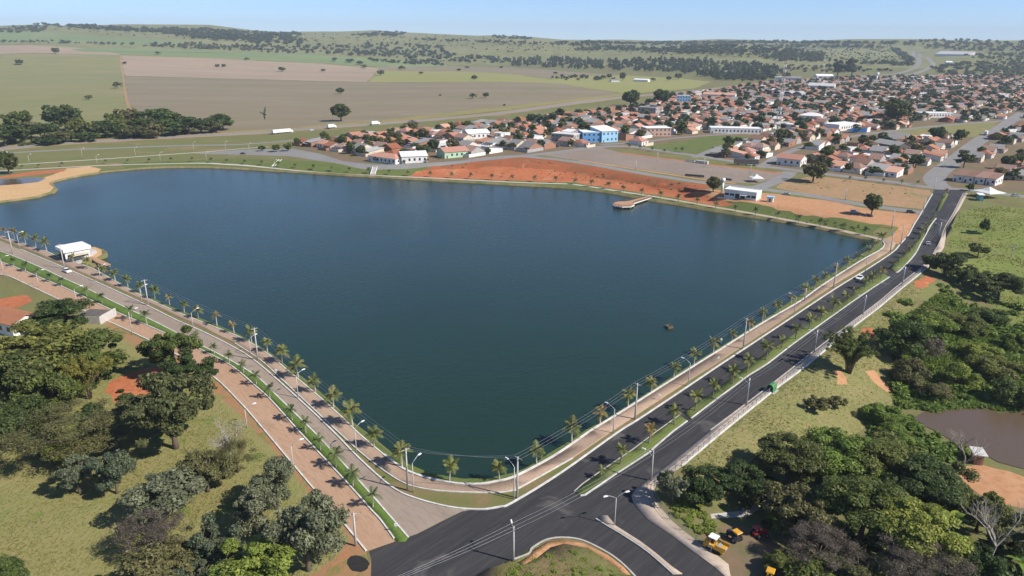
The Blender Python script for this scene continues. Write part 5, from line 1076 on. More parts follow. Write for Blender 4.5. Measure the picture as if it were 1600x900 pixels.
BL = []
def keep(r, w, d):                                    # remember footprints so that no house stands in another
    m = Matrix.Translation(r.location) @ Matrix.Rotation(r.rotation_euler.z, 4, 'Z'); BL.append((m.inverted(), w, d))
for a in [
    ((910, 222.5), (938, 222.5), 16, 8.5, 'wall_blue', 'white_roof', 'flat', 'blue two-storey building with white flat roof, left half of a pair', 'building', 'building', 2),
    ((940, 222.8), (965, 221.5), 18, 9.5, 'wall_lightblue', 'white_roof', 'shed', 'light blue and white two-storey building, right half of a pair', 'building', 'building', 2),
    ((861, 221.5), (896, 224.5), 16, 7, 'wall_grey', 'roof_pale', 'flat', 'grey two-storey block left of the blue building', 'building', 'building', 2),
    ((1057, 163), (1078, 163.5), 12, 12, 'wall_lightblue', 'roof_pale', 'flat', 'narrow pale blue three-storey block near the highway', 'building', 'building', 3),
    ((1098, 153), (1148, 155), 16, 6, 'wall_white', 'tile_orange', 'gable', 'long white hall with orange roof near the highway', 'hall', 'hall', 1),
    ((996, 179), (1024, 181), 14, 9, 'wall_grey', 'roof_grey', 'flat', 'grey three-storey block below the big highway trees', 'building', 'building', 2),
    ((1010, 213), (1048, 213), 16, 7.5, 'wall_pink', 'white_roof', 'slab', 'two-storey shop with white banded roof edge', 'shop', 'shop', 2),
    ((1206, 152), (1252, 154), 40, 7, 'wall_grey', 'roof_grey', 'vault', 'grey hangar with three arched roofs', 'hangar', 'hangar', 1),
    ((1262, 140), (1303, 141.5), 26, 8, 'wall_white', 'roof_pale', 'gable', 'white warehouse behind the arched hangar', 'warehouse', 'warehouse', 1),
    ((1210, 126.5), (1252, 127.5), 24, 9, 'wall_white', 'white_roof', 'flat', 'white warehouse on the highway behind the mast', 'warehouse', 'warehouse', 1),
    ((1276, 124.5), (1302, 124.5), 20, 9, 'wall_white', 'white_roof', 'gable', 'white shed left of the tall tree pair', 'shed', 'shed', 1),
    ((1213, 257), (1250, 261), 14, 5, 'wall_white', 'tile_red', 'gable', 'white twin house with red roof facing the event lot', 'house', 'house', 1),
    ((1440, 184), (1488, 184), 14, 5.5, 'wall_white', 'white_roof', 'flat', 'long white office behind the open grassy lot', 'office', 'office', 1),
    ((1110, 208), (1190, 210), 15, 5, 'wall_white', 'white_roof', 'flat', 'long white low school-like building beside the park', 'building', 'building', 1),
    ((628, 256), (668, 253.5), 14, 5, 'wall_white', 'roof_pale', 'gable', 'pale grey warehouse on the lakeside street', 'warehouse', 'warehouse', 1),
    ((695, 248), (733, 244.5), 14, 4.6, 'wall_green', 'tile_red', 'gable', 'pale green house with red roof on the lakeside street', 'house', 'house', 1),
    ((575, 252), (618, 257), 12, 4.4, 'wall_white', 'tile_orange', 'hip', 'white corner house with orange roof on the lakeside street', 'house', 'house', 1),
    ((732, 218), (765, 216), 14, 5, 'wall_white', 'white_roof', 'gable', 'long white roofed shed in the left part of town', 'shed', 'shed', 1),
    ((1310, 205), (1345, 202), 18, 6, 'wall_white', 'white_roof', 'flat', 'white supermarket with bright blue sign front', 'shop', 'shop', 1),
    ((1248, 188), (1282, 190), 16, 6, 'wall_white', 'roof_pale', 'hip', 'pale hip-roofed building left of the blue front', 'building', 'building', 1),
    ((1362, 233), (1400, 240), 14, 6, 'wall_dark', 'roof_grey', 'gable', 'dark grey gabled shed among the orange roofs', 'shed', 'shed', 1),
    ((-40, 512), (22, 527), 9, 4.0, 'wall_white', 'tile_orange', 'gable', 'white house with orange roof at the left picture edge', 'house', 'house', 1),
    ]:
    r, w = bldg(*a[:8], cat=a[8], name=a[9], floors=a[10]); keep(r, w, a[2])
for i, u in enumerate((1488, 1504, 1521, 1539)):       # saw-tooth row at the end of the avenue
    r, w = bldg((u, 283 + i * 1.9), (u + 15, 285 + i * 1.9), 14, 4.2, 'wall_white', 'tile_brown', 'shed', 'white saw-tooth row house near the avenue end, ' + ordinal(i + 1) + ' from left', group='saw-tooth row houses'); keep(r, w, 14)
sg = MB(); p = T(1340, 208); sg.box((0, 0, 1), (16, .4, 3.4)); o = sg.build('shop_sign', 'blue_plastic', loc=p); tag(o, 'bright blue sign front of the white supermarket', 'sign')

# the ordinary houses: prototypes, then copies in rows along the streets
RT = ['tile_orange', 'tile_red', 'tile_brown', 'roof_grey', 'tile_orange', 'tile_brown', 'roof_pale', 'tile_red', 'roof_grey']
RN = {'tile_orange': 'orange', 'tile_red': 'red', 'tile_brown': 'brown', 'roof_grey': 'grey', 'roof_pale': 'pale'}
WT = ['wall_white', 'wall_cream', 'wall_white', 'wall_grey', 'wall_white', 'wall_pink', 'wall_white', 'wall_brick', 'wall_cream']
PROTO = []
for i in range(20):
    rk = ['gable', 'hip', 'gable', 'shed', 'gable'][i % 5]; rm = RT[i % 9]; wm = WT[(i * 4 + i // 3) % 9]
    if rm == 'roof_pale': rk = 'flat' if i % 2 else 'shed'
    w = 8.6 + (i * 37 % 5) * .5; d = 11 + (i * 53 % 7) * .75; z = 3.0 + (i % 3) * .25
    walls = wall_mesh(rk, w, d, z).mesh('wall', wm); roof = roof_parts(rk, w, d, z, pitch=.38).mesh('roof', rm)
    q = MB(); q.box((w * .3, -.03, 0), (1.1, .1, 2.15)); door = q.mesh('door', 'shutter')
    q = MB(); q.box((w * .68, -.03, 1.0), (1.5, .1, 1.15)); win1 = q.mesh('window', 'window_dark')
    q = MB(); q.box((w + .03, d * .35, 1.0), (.1, 1.4, 1.1)); win2 = q.mesh('window', 'window_dark')
    q = MB(); yw = 4.2; q.box((w / 2 + .6, -yw, -.8), (w + 2.0, .2, 2.9)); q.box((w + 1.5, d / 2 - yw / 2 - .2, -.8), (.2, d + yw - .4, 2.9)); yard = q.mesh('yard_wall', ['wall_white', 'wall_cream', 'wall_grey', 'wall_white', 'wall_brick'][i % 5])
    q = MB(); q.box((w * .3, -1.35, 2.45), (w * .58, 2.3, .12)); porch = q.mesh('porch_roof', rm)
    PROTO.append((w, d, rk, rm, wm, walls, roof, [('door', door), ('window', win1), ('window', win2), ('yard_wall', yard), ('porch_roof', porch)]))
TOWN_PX = [(456, 233), (500, 219), (560, 215), (650, 203), (800, 191), (920, 177), (985, 168), (1060, 150), (1130, 141), (1190, 129), (1260, 126), (1330, 122), (1440, 121), (1500, 118), (1640, 124), (1680, 200), (1660, 296), (1600, 292), (1520, 290), (1455, 292), (1300, 272), (1200, 258), (1100, 244), (1010, 226), (950, 226), (850, 237), (725, 249), (640, 256), (575, 255), (520, 247)]
TOWN = W(TOWN_PX)
ROADS = [z[2] for z in ZONES if z[0] in ('street', 'highway', 'frontage_road', 'road', 'park_lawn', 'rough_lot', 'parking_lot', 'car_park')]
AX = Vector((0.743, -0.669)); BX_ = Vector((0.669, 0.743)); RZ = math.atan2(AX.y, AX.x)
O0 = Vector((60, 520)); cand = []
rw = [0, 18]; per = 48.0
for jb in range(-14, 60):
    for k in range(2):
        b = jb * per + rw[k]
        for ia in range(-75, 95):
            if ia % 9 == 8: continue
            c = O0 + AX * (ia * 12.6) + BX_ * b
            cand.append((jb * 2 + k, ia, c, k))
X = np.array([c[2].x for c in cand]); Y = np.array([c[2].y for c in cand])
ok = in_poly(TOWN, X, Y)
for P in ROADS:
    for (dx, dy) in ((0, 0), (7, 0), (-7, 0), (0, 8), (0, -8)): ok &= ~in_poly(P, X + dx, Y + dy)
cand = [c for c, k in zip(cand, ok) if k]
sel = []; TREES = []
hr = random.Random(4)
for (row, ia, c, k) in cand:
    z = h(c.x, c.y); u, v, dd = PX((c.x, c.y, z))
    if not (-20 < u < 1620): continue
    bad = False
    for (mi, w, d) in BL:
        q = mi @ Vector((c.x, c.y, 0))
        if -7 < q.x < w + 7 and -7 < q.y < d + 7: bad = True; break
    if bad: continue
    r = hr.random()
    if r < .11: TREES.append((c, dd, hr.uniform(6, 11))); continue
    if hr.random() < .66: TREES.append((c + BX_ * (8.5 if k else -8.5) * (1 if k == 0 else -1) + AX * hr.uniform(-4, 4), dd, hr.uniform(4.5, 10)))
    c = c + AX * hr.uniform(-1.2, 1.2) + BX_ * hr.uniform(-1.5, 1.5)
    sel.append((dd, row, ia, c, z, hr.randrange(20), k))
sel.sort(key=lambda s: s[0])
near_h, far_h = sel[:300], sel[300:]
rows = {}
for s in near_h: rows.setdefault(s[1], []).append(s)
fm = list(dict.fromkeys(WT + RT)); far_v = []; far_f = []; far_m = []
for ri, row in enumerate(sorted(rows)):
    for ci, (dd, _, ia, c, z, pi, k) in enumerate(sorted(rows[row], key=lambda s: s[2])):
        w, d, rk, rm, wm, walls, roof, parts = PROTO[pi]
        hm = empty('house', (c.x, c.y, z), RZ + (math.pi if k else 0) + (math.pi / 2 if pi % 3 == 1 else 0) + hr.uniform(-.05, .05), (hr.uniform(.92, 1.1), hr.uniform(.92, 1.1), hr.uniform(.95, 1.15)))
        hm.location -= Vector((math.cos(hm.rotation_euler.z) * w / 2 - math.sin(hm.rotation_euler.z) * d / 2, math.sin(hm.rotation_euler.z) * w / 2 + math.cos(hm.rotation_euler.z) * d / 2, 0))
        link(bpy.data.objects.new('wall', walls), hm); link(bpy.data.objects.new('roof', roof), hm)
        for (nm, me) in parts:
            if nm in ('yard_wall', 'porch_roof') and hr.random() < .4: continue
            link(bpy.data.objects.new(nm, me), hm)
        tag(hm, '%s-roofed %s house, %s from left in the %s row of the town' % (RN[rm], wm[5:], ordinal(ci + 1), ordinal(ri + 1)), 'house', 'houses of the town')
allv = []; allf3 = []; allm = []; off = 0; fq = []; fqm = []; ft = []; ftm = []
for (dd, row, ia, c, z, pi, k) in far_h:
    w, d, rk, rm, wm = PROTO[pi][:5]; a = RZ + (math.pi if k else 0) + (math.pi / 2 if pi % 3 == 1 else 0); hh = 3.2; pk = hh + (d / 2 * .38 if rk != 'flat' else .1); ov = .5
    ca, sa = math.cos(a), math.sin(a)
    L = [(0, 0, -1), (w, 0, -1), (w, d, -1), (0, d, -1), (0, 0, hh), (w, 0, hh), (w, d, hh), (0, d, hh), (0, d / 2, pk - .1), (w, d / 2, pk - .1),
         (-ov, -ov, hh - .1), (w + ov, -ov, hh - .1), (w + ov, d / 2, pk), (-ov, d / 2, pk), (w + ov, d + ov, hh - .1), (-ov, d + ov, hh - .1)]
    for (x, y, q) in L:
        x -= w / 2; y -= d / 2; allv.append((c.x + x * ca - y * sa, c.y + x * sa + y * ca, z + q))
    wi, rr = fm.index(wm), fm.index(rm)
    for f in ((0, 1, 5, 4), (1, 2, 6, 5), (2, 3, 7, 6), (3, 0, 4, 7)): fq.append([i + off for i in f]); fqm.append(wi)
    for f in ((10, 11, 12, 13), (13, 12, 14, 15)): fq.append([i + off for i in f]); fqm.append(rr)
    for f in ((4, 7, 8), (5, 9, 6)): ft.append([i + off for i in f]); ftm.append(wi)
    off += 16
if allv:
    o = link(bpy.data.objects.new('distant_houses', np_mesh('distant_houses', allv, [np.array(fq), np.array(ft)], fm, midx=fqm + ftm))); tag(o, 'the many small houses farther back in the town', kind='stuff')
TREES.sort(key=lambda t: t[1]); nt_ = sorted(TREES[:170], key=lambda t: PX((t[0].x, t[0].y, 4))[0])
for i, (c, dd, s) in enumerate(nt_):
    plant((c.x, c.y, h(c.x, c.y)), s * 1.15, s * hr.uniform(.85, 1.25), ['round', 'dense', 'round', 'tall'][i % 4], ['leaf_dark', 'leaf_mid', 'leaf_dark', 'leaf_olive', 'leaf_dark'][i % 5], 'yard tree between the town houses, ' + ordinal(i + 1) + ' from the left', 'tree', 'yard trees of the town', lod='lo' if dd > 640 else 'mid', name='yard_tree')
base = [crown_data('round', v, 'tiny')[:2] for v in range(3)]; Vs = []; Fs = []; o_ = 0
for i, (c, dd, s) in enumerate([t for q, t in enumerate(TREES[170:]) if q % 6]):
    V, F = base[i % 3]; z = h(c.x, c.y); Vs.append(V * np.array([s * 1.2, s * 1.2, s]) + np.array([c.x, c.y, z])); Fs.append(F + o_); o_ += len(V)
if Vs:
    o = link(bpy.data.objects.new('distant_yard_trees', np_mesh('distant_yard_trees', np.vstack(Vs), [np.vstack(Fs)], 'leaf_far'))); tag(o, 'trees standing between the farther town houses', kind='stuff')
print('houses', len(near_h), len(far_h), 'trees', len(TREES))
# ------------------------------------------------------------------ lakeside buildings and decks
def pxz(u, v, z): return G(u, v, z)
def local_frame(A, B):
    v = B - A; v.z = 0; return math.atan2(v.y, v.x), v.length
# kiosk on the little island
k0 = T(93, 403); k1 = T(110, 412); rz, w = local_frame(k0, k1); w = 7.5; dp = 9.0
kr = empty('kiosk', (k0.x, k0.y, 0.0), rz)
mb = MB(); mb.box((w / 2, dp / 2, -.3), (w, dp, 4.0)); mb.build('wall', 'wall_white', kr)
mb = MB(); mb.box((w / 2, -.06, .1), (w - 1.0, .12, 3.2)); mb.build('glass_front', 'window_dark', kr)
mb = MB(); mb.box((w + .06, dp / 2, .9), (.12, dp - 1.6, 1.5)); mb.build('serving_hatch', 'window_dark', kr)
mb = MB(); mb.box((w / 2, dp / 2, 3.7), (w + 1.4, dp + 1.2, 1.3)); mb.build('roof', 'white_roof', kr)
mb = MB(); mb.box((w / 2, dp + .62, 3.9), (w + 1.0, .1, 1.25)); mb.build('roof_trim', 'wall_dark', kr)
mb = MB(); mb.box((w + 2.6, dp / 2, 2.6), (3.6, dp * .7, .18)); mb.build('awning', 'wall_cream', kr)
for (x, y) in ((w + 4.1, dp * .22), (w + 4.1, dp * .78)): mb = MB(); mb.box((x, y, -.2), (.16, .16, 2.8)); mb.build('post', 'dark_steel', kr)
tag(kr, 'white flat-roofed kiosk on the small island at left', 'kiosk')
def deck(name, px, z, th, mat, label, rail=True, fascia='white_paint', rails=None):
    P = [G(u, v, z) for (u, v) in px]; c = sum(P, Vector()) / len(P); r = empty(name, (c.x, c.y, z))
    mb = MB(); n = len(P); vs = [(p.x - c.x, p.y - c.y, 0) for p in P] + [(p.x - c.x, p.y - c.y, -th) for p in P]
    mb.add(vs, [tuple(range(n)), tuple(range(2 * n - 1, n - 1, -1))] + [(i, n + i, n + (i + 1) % n, (i + 1) % n) for i in range(n)]); mb.build('deck_floor', mat, r)
    mb = MB(); q = [Vector((p.x - c.x, p.y - c.y, 0)) for p in P]
    for i in range(n):
        a, b = q[i], q[(i + 1) % n]; m_ = (a + b) / 2; mb.box((m_.x, m_.y, -th - .16), ((b - a).length + .2, .3, th + .12), math.atan2(b.y - a.y, b.x - a.x))
    mb.build('edge_beam', fascia, r)
    for i in range(n):
        mb = MB(); p = q[i] * .93; mb.box((p.x, p.y, -2.6), (.3, .3, 2.6 - th)); mb.build('pile', 'concrete', r)
    if rail:
        for i in (rails or range(n)):
            a, b = q[i], q[(i + 1) % n]; ln = (b - a).length; an = math.atan2(b.y - a.y, b.x - a.x); m_ = (a + b) / 2
            mb = MB()
            for zz in (.45, .85): mb.box((m_.x, m_.y, zz), (ln, .07, .12), an)
            for k in range(max(2, int(ln / 1.6)) + 1): p = a.lerp(b, k / max(2, int(ln / 1.6))); mb.box((p.x, p.y, 0), (.1, .1, 1.05), an)
            mb.build('railing', 'dark_wood', r)
    tag(r, label, 'pier'); return r
deck('pier', [(957.5, 319), (960, 316.5), (966, 314.8), (976, 314.4), (984, 313.6), (1012, 306.5), (1018, 308.5), (990, 317.5), (991, 320), (986, 322.5), (972, 323), (961, 321.5)], 0.35, .35, 'wood_deck', 'wooden viewing pier with railing on the far shore', rails=[0, 1, 2, 3, 4, 6, 10, 11, 9])
deck('boardwalk', [(138, 400), (146, 401), (172, 412.5), (162, 414.5), (150, 409)], 0.2, .2, 'wood_deck', 'short timber boardwalk beside the white kiosk', rail=False, fascia='wood_deck')
# white pavilion on the far shore
r, w = bldg((1131, 308.5), (1181, 314), 9.5, 4.6, 'wall_white', 'white_roof', 'flat', 'long white lakeside pavilion with flat roof', cat='pavilion', name='pavilion', win=False)
for i in range(6): mb = MB(); mb.box((w * (i + .5) / 6, -.05, .4 if i in (2, 3) else 1.6), (w / 6 - .6, .12, 2.6 if i in (2, 3) else 1.2)); mb.build('window', 'window_dark', r)
mb = MB(); mb.box((w * .62, -.9, 2.6), (w * .22, 1.7, .15)); mb.build('awning', 'white_roof', r)
mb = MB(); mb.box((w / 2, -1.6, -.9), (w + 6, .3, 1.0)); mb.build('terrace_wall', 'concrete', r)
o, _ = bldg((1198, 315.5), (1207, 316.5), 3, 2.6, 'wall_white', 'wall_lightblue', 'slab', 'small white cabin right of the lakeside pavilion', cat='cabin', name='cabin', win=False)
mb = MB(); mb.box((1.5, -.05, 0), (.9, .1, 2)); mb.build('door', 'shutter', o)
# water tank pillar beside the pavilion
p = T(1128, 301); r = empty('water_tank', p); mb = MB(); mb.tube([(0, 0, -.2), (0, 0, 6.5)], .7, 12); mb.build('pillar', 'white_paint', r); mb = MB(); mb.tube([(0, 0, 6.5), (0, 0, 8.4)], [1.2, 1.2], 14); mb.build('tank', 'white_roof', r); tag(r, 'slim white water tank left of the pavilion', 'water tank')
# market tents
def tent(u, v, w, hgt, label, rz=0.0):
    p = T(u, v); r = empty('tent', p, rz)
    mb = MB(); e = hgt * .55; n = 8
    vs = [(0, 0, hgt)]; fs = []
    for k, (f, z) in enumerate(((.5, e + (hgt - e) * .32), (1.0, e))):
        vs += [(sx * w / 2 * f, sy * w / 2 * f, z) for (sx, sy) in ((-1, -1), (1, -1), (1, 1), (-1, 1))]
    vs += [(sx * w / 2, sy * w / 2, e - .35) for (sx, sy) in ((-1, -1), (1, -1), (1, 1), (-1, 1))]
    for k in range(4): fs += [(0, 1 + k, 1 + (k + 1) % 4), (1 + k, 5 + k, 5 + (k + 1) % 4, 1 + (k + 1) % 4), (5 + k, 9 + k, 9 + (k + 1) % 4, 5 + (k + 1) % 4)]
    mb.add(vs, fs); mb.build('canopy', 'tarp_white', r)
    for (sx, sy) in ((-1, -1), (1, -1), (1, 1), (-1, 1)): mb = MB(); mb.tube([(sx * w / 2 * .97, sy * w / 2 * .97, -.1), (sx * w / 2 * .97, sy * w / 2 * .97, e)], .06, 6); mb.build('pole', 'galvanised', r)
    tag(r, label, 'tent')
tent(1181, 284, 7.5, 5.0, 'white peaked tent on the event lot'); tent(1543, 308, 12, 6.0, 'large white marquee at the end of the avenue', .3)
r, w = bldg((1529, 314), (1536, 314.5), 6, 3.2, 'box_green', 'white_roof', 'slab', 'small green container beside the large marquee', cat='container', name='container', win=False); mb = MB(); mb.box((w / 2, -.05, .1), (w * .6, .1, 2.4)); mb.build('door', 'wall_lightblue', r)
# dark hoarding trailer on the street, low black barriers on the lot
for (A, B, d, hg, lb) in (((1147, 258), (1185, 259.5), 3.0, 4.4, 'long black clad truck trailer parked on the street'), ((1070, 275), (1100, 278.5), .8, 1.3, 'low black barrier row at the front of the event lot'), ((1130, 280.5), (1143, 282.5), .8, 1.0, 'short black barrier right on the event lot'), ((1068, 297.5), (1104, 301), .6, 1.8, 'dark red fence screen below the cut')):
    a = T(*A); b = T(*B); rz, w = local_frame(a, b); r = empty('barrier' if hg < 3 else 'trailer', a, rz)
    n = max(2, int(w / 5))
    for i in range(n): mb = MB(); mb.box((w * (i + .5) / n, d / 2, .15 if hg < 3 else 1.0), (w / n - .06, d, hg - (0 if hg < 3 else 1))); mb.build('panel', 'wall_dark' if 'red' not in lb else 'dark_wood', r)
    for i in range(n): mb = MB(); mb.box((w * (i + .5) / n, d / 2, -.1), (.5, max(d * .8, .5), .5 if hg < 3 else 1.1)); mb.build('foot' if hg < 3 else 'wheel_set', 'rubber', r)
    tag(r, lb, 'trailer' if hg >= 3 else 'barrier')
a = T(1070, 252.5); b = T(1106, 257); rz, w = local_frame(a, b); r = empty('stair_block', a, rz)
for i in range(5): mb = MB(); mb.box((w * .2, i * .5, -.3), (w * .36, .5, .6 + i * .35)); mb.build('step', 'concrete', r)
mb = MB(); mb.box((w * .72, 1.2, -.3), (w * .5, 2.4, 2.2)); mb.build('retaining_block', 'concrete_pole', r); tag(r, 'pale concrete steps and block at the back of the event lot', 'steps')
def stairs(A, B, wd, label):
    a = T(*A); b = T(*B); d = b - a; ln = Vector((d.x, d.y)).length; n = 14; r = empty('stairs', a, math.atan2(d.y, d.x))
    for i in range(n): mb = MB(); mb.box((ln * (i + .5) / n, 0, d.z * (i + 1) / n - .5), (ln / n + .02, wd, .62)); mb.build('step', 'concrete_pole', r)
    for s in (-1, 1): mb = MB(); mb.prism([(0, -.4), (ln, d.z - .4), (ln, d.z + .55), (0, .55)], (1, 0, 0), (0, 0, 1), (0, 1, 0), (0, s * wd / 2 - .12, 0), .24); mb.build('side_wall', 'white_paint', r)
    tag(r, label, 'stairs')
stairs((582, 273), (586, 261), 3.0, 'white concrete stairs down the grass bank'); stairs((427, 260.5), (438, 250), 2.0, 'narrow concrete stairs at the left of the bank')
# intake box standing in the lake
p = G(1045, 512, WL); r = empty('intake_tower', p, .5, (.62, .62, .7))
for (x, y, sx, sy) in ((0, -1.35, 3.2, .5), (0, 1.35, 3.2, .5), (-1.35, 0, .5, 2.2), (1.35, 0, .5, 2.2)): mb = MB(); mb.box((x, y, -2), (sx, sy, 3.0)); mb.build('wall', 'bark', r)
mb = MB(); mb.box((0, 0, -2), (2.2, 2.2, 2.6)); mb.build('shaft', 'wall_dark', r)
mb = MB(); mb.box((0, .3, 1.0), (3.4, .18, .12)); mb.build('beam', 'dark_wood', r); tag(r, 'square concrete intake tower standing in the lake', 'intake tower')
# shed by the pond
r, w = bldg((1521, 726), (1535, 727.5), 2.4, 2.6, 'wall_brick', 'roof_pale', 'shed', 'small brick shed with pale roof beside the pond', cat='shed', name='shed', win=False); mb = MB(); mb.box((w * .5, -.05, 0), (.8, .1, 1.8)); mb.build('door', 'shutter', r)
# yard wall and roof on the left
a = T(118, 505); b = T(157, 507); rz, w = local_frame(a, b); r = empty('yard_wall', a, rz)
mb = MB(); mb.box((w / 2, 0, -.3), (w, .2, 2.9)); mb.build('wall_panel', 'concrete', r); mb = MB(); mb.box((w, 4, -.3), (.2, 8, 2.9)); mb.build('wall_panel', 'concrete_pole', r); mb = MB(); mb.box((w * .5, 3.6, 2.3), (w * .8, 5.6, .15)); mb.build('carport_roof', 'wall_dark', r); tag(r, 'grey yard wall with dark roof beside the brick-coloured lane', 'wall')
p = T(40, 504); mb = MB(); mb.tube([(0, 0, -.1), (0, 0, 1.0)], [.75, .9], 14); o = mb.build('water_drum', 'blue_plastic', loc=(p.x, p.y, p.z)); tag(o, 'blue water drum beside the left edge house', 'drum')
# green bus shelter on the avenue pavement
p = T(1205, 611); r = empty('bus_shelter', p, math.radians(48), (.78, .78, .78))
mb = MB(); mb.box((0, 0, -.1), (4.2, 3.6, .25)); mb.build('base', 'concrete', r)
mb = MB(); prof = [(-1.1, 0), (-1.1, 1.7), (-.85, 2.3), (-.4, 2.65), (.4, 2.65), (.85, 2.3), (1.1, 1.7), (1.1, 0), (.98, 0), (.98, 1.65), (.75, 2.18), (.35, 2.5), (-.35, 2.5), (-.75, 2.18), (-.98, 1.65), (-.98, 0)]
mb.prism(prof, (0, 1, 0), (0, 0, 1), (1, 0, 0), (-1.5, 0, .15), 3.0); mb.build('arched_shell', 'leaf_plastic', r); mb = MB(); mb.box((1.45, 0, .15), (.1, 1.9, 2.2)); mb.build('back_panel', 'leaf_plastic', r); mb = MB(); mb.box((.8, 0, .5), (.5, 1.7, .1)); mb.build('bench', 'white_paint', r)
tag(r, 'bright green arched bus shelter on the avenue pavement', 'bus shelter')

# ------------------------------------------------------------------ fence along the avenue
FP = catmull([p.to_3d() for p in W([(1024, 770), (1023, 760), (1066, 728), (1132, 672), (1200, 617), (1215, 604)])], 8); FP2 = catmull([p.to_3d() for p in W([(1222, 600), (1260, 570), (1330, 513), (1372, 481), (1410, 450), (1438, 427)])], 8)
FP3 = catmull([p.to_3d() for p in W([(1023, 778), (1031, 793), (1050, 816), (1087, 846), (1122, 871)])], 6)
def fence(P, label, step=2.5, hg=1.5, mat='galvanised'):
    r = empty('fence', (P[0].x, P[0].y, h(P[0].x, P[0].y))); o = r.location; acc = 0; Q = [P[0]]
    for a, b in zip(P, P[1:]):
        ln = (b - a).length; t = step - acc
        while t < ln: Q.append(a.lerp(b, t / ln)); t += step
        acc = ln - (t - step)
    mbp = MB(); mbp.box((0, 0, -.2), (.12, .12, hg + .2)); me = mbp.mesh('post', mat); Z = [h(q.x, q.y) + .12 for q in Q]
    for q, z in zip(Q, Z): c = link(bpy.data.objects.new('post', me), r); c.location = (q.x - o.x, q.y - o.y, z - o.z)
    for zz in (hg - .08, hg * .5, .18):
        mb = MB(); mb.tube([(q.x - o.x, q.y - o.y, z - o.z + zz) for q, z in zip(Q, Z)], .035, 4); mb.build('rail', mat, r)
    tag(r, label, 'fence')
fence(FP, 'post and rail fence along the avenue pavement up to the green shelter'); fence(FP2, 'post and rail fence along the avenue beyond the green shelter'); fence(FP3, 'thin fence behind the curved pavement at the junction', 3.5, 1.4, 'wire')

# ------------------------------------------------------------------ poles, lamps, wires
def upole(u, v, hpx, label, arm=1.9, rz=0.0, lamp=None, mat='concrete_pole'):
    p = T(u, v); hg = hpx * mpp(p) * 1.06; r = empty('utility_pole', p, rz)
    mb = MB(); mb.tube([(0, 0, -.3), (0, 0, hg * .5), (0, 0, hg)], [.23, .19, .13], 8); mb.build('shaft', mat, r)
    mb = MB(); mb.box((0, .16, hg - .45), (arm, .1, .13)); mb.build('crossarm', 'dark_wood' if mat != 'concrete_pole' else mat, r)
    for x in (-.45, 0, .45): mb = MB(); mb.tube([(x * arm, .16, hg - .32), (x * arm, .16, hg - .1)], [.07, .05], 6); mb.build('insulator', 'wall_dark', r)
    if lamp is not None: lamp_arm(r, hg * .78, lamp)
    tag(r, label, 'utility pole', 'utility poles'); r['hg'] = hg; return r
def lamp_arm(r, z, an, ln=1.9):
    c, s = math.cos(an - r.rotation_euler.z), math.sin(an - r.rotation_euler.z); mb = MB()
    mb.tube([(c * ln * t, s * ln * t, z + .95 * math.sin(t * 1.35)) for t in (0, .3, .6, .85, 1)], [.06, .055, .05, .045, .04], 6); mb.build('lamp_arm', 'galvanised', r)
    mb = MB(); mb.box((c * (ln + .35), s * (ln + .35), z + .86), (.95, .34, .16), an - r.rotation_euler.z, top=(.8, .7)); mb.build('lamp_head', 'white_paint', r)
def lamp(u, v, hpx, an, label, twin=False):
    p = T(u, v); hg = hpx * mpp(p) * 1.06; r = empty('street_lamp', p)
    mb = MB(); mb.tube([(0, 0, -.3), (0, 0, hg * .45), (0, 0, hg - .9)], [.13, .10, .075], 8); mb.build('shaft', 'concrete_pole', r)
    lamp_arm(r, hg - .95, an)
    if twin: lamp_arm(r, hg - .95, an + math.pi)
    tag(r, label, 'street lamp', 'street lamps')
AV = math.atan2(.736, .677); PERP = AV - math.pi / 2      # across the avenue
U = {}
for i, (u, v, q) in enumerate([(808, 778, 70), (992, 655, 59), (1161, 545, 49), (1302, 450, 39), (1391, 393, 30)]): U['R%d' % i] = upole(u, v, q, 'concrete utility pole on the right lakeside, ' + ordinal(i + 1) + ' counted from the near corner', rz=PERP)
for i, (u, v, q) in enumerate([(637, 766, 71), (403, 563, 52), (232, 477, 40), (101, 420, 38), (20, 396, 34)]): U['L%d' % i] = upole(u, v, q, 'concrete utility pole on the left lakeside, ' + ordinal(i + 1) + ' counted from the near corner', rz=math.radians(40))
for i, (u, v, q) in enumerate([(802, 877, 62), (1017, 751, 52), (1166, 633, 44), (1272, 551, 36), (1348, 492, 31), (1409, 447, 30), (1466, 372, 24)]): U['A%d' % i] = upole(u, v, q, ('dark utility pole at the bottom of the junction' if i == 0 else 'utility pole on the avenue pavement, ' + ordinal(i) + ' counted from the junction'), rz=PERP, lamp=(math.radians(100) if i == 0 else PERP + math.pi), mat='galvanised' if i > 1 else 'concrete')
U['B0'] = upole(556, 853, 58, 'utility pole with wide white crossarm at the brick-coloured lane', arm=2.6, rz=.2)
for i, (u, v, q) in enumerate([(1393, 357, 28), (1407, 383, 30), (1257, 470, 20), (1027, 253, 14), (1100, 262, 14), (993, 265, 14), (1172, 272, 14), (1108, 297, 12), (1458, 302, 24), (1441, 338, 28), (1321, 312, 16)]): upole(u, v, q, 'thin utility pole near the far shore, ' + ordinal(i + 1) + ' counted', arm=1.4, rz=.4)
for i, (u, v, q, an) in enumerate([(646, 769, 56, 1.0), (557, 707, 46, .9), (466, 622, 42, .9), (392, 555, 30, .9), (302, 512, 28, .9), (222, 473, 26, .9), (158, 441, 26, .9), (31, 388, 24, .9)]): lamp(u, v, q, an, 'curved street lamp on the left lakeside strip, ' + ordinal(i + 1) + ' counted from the near corner')
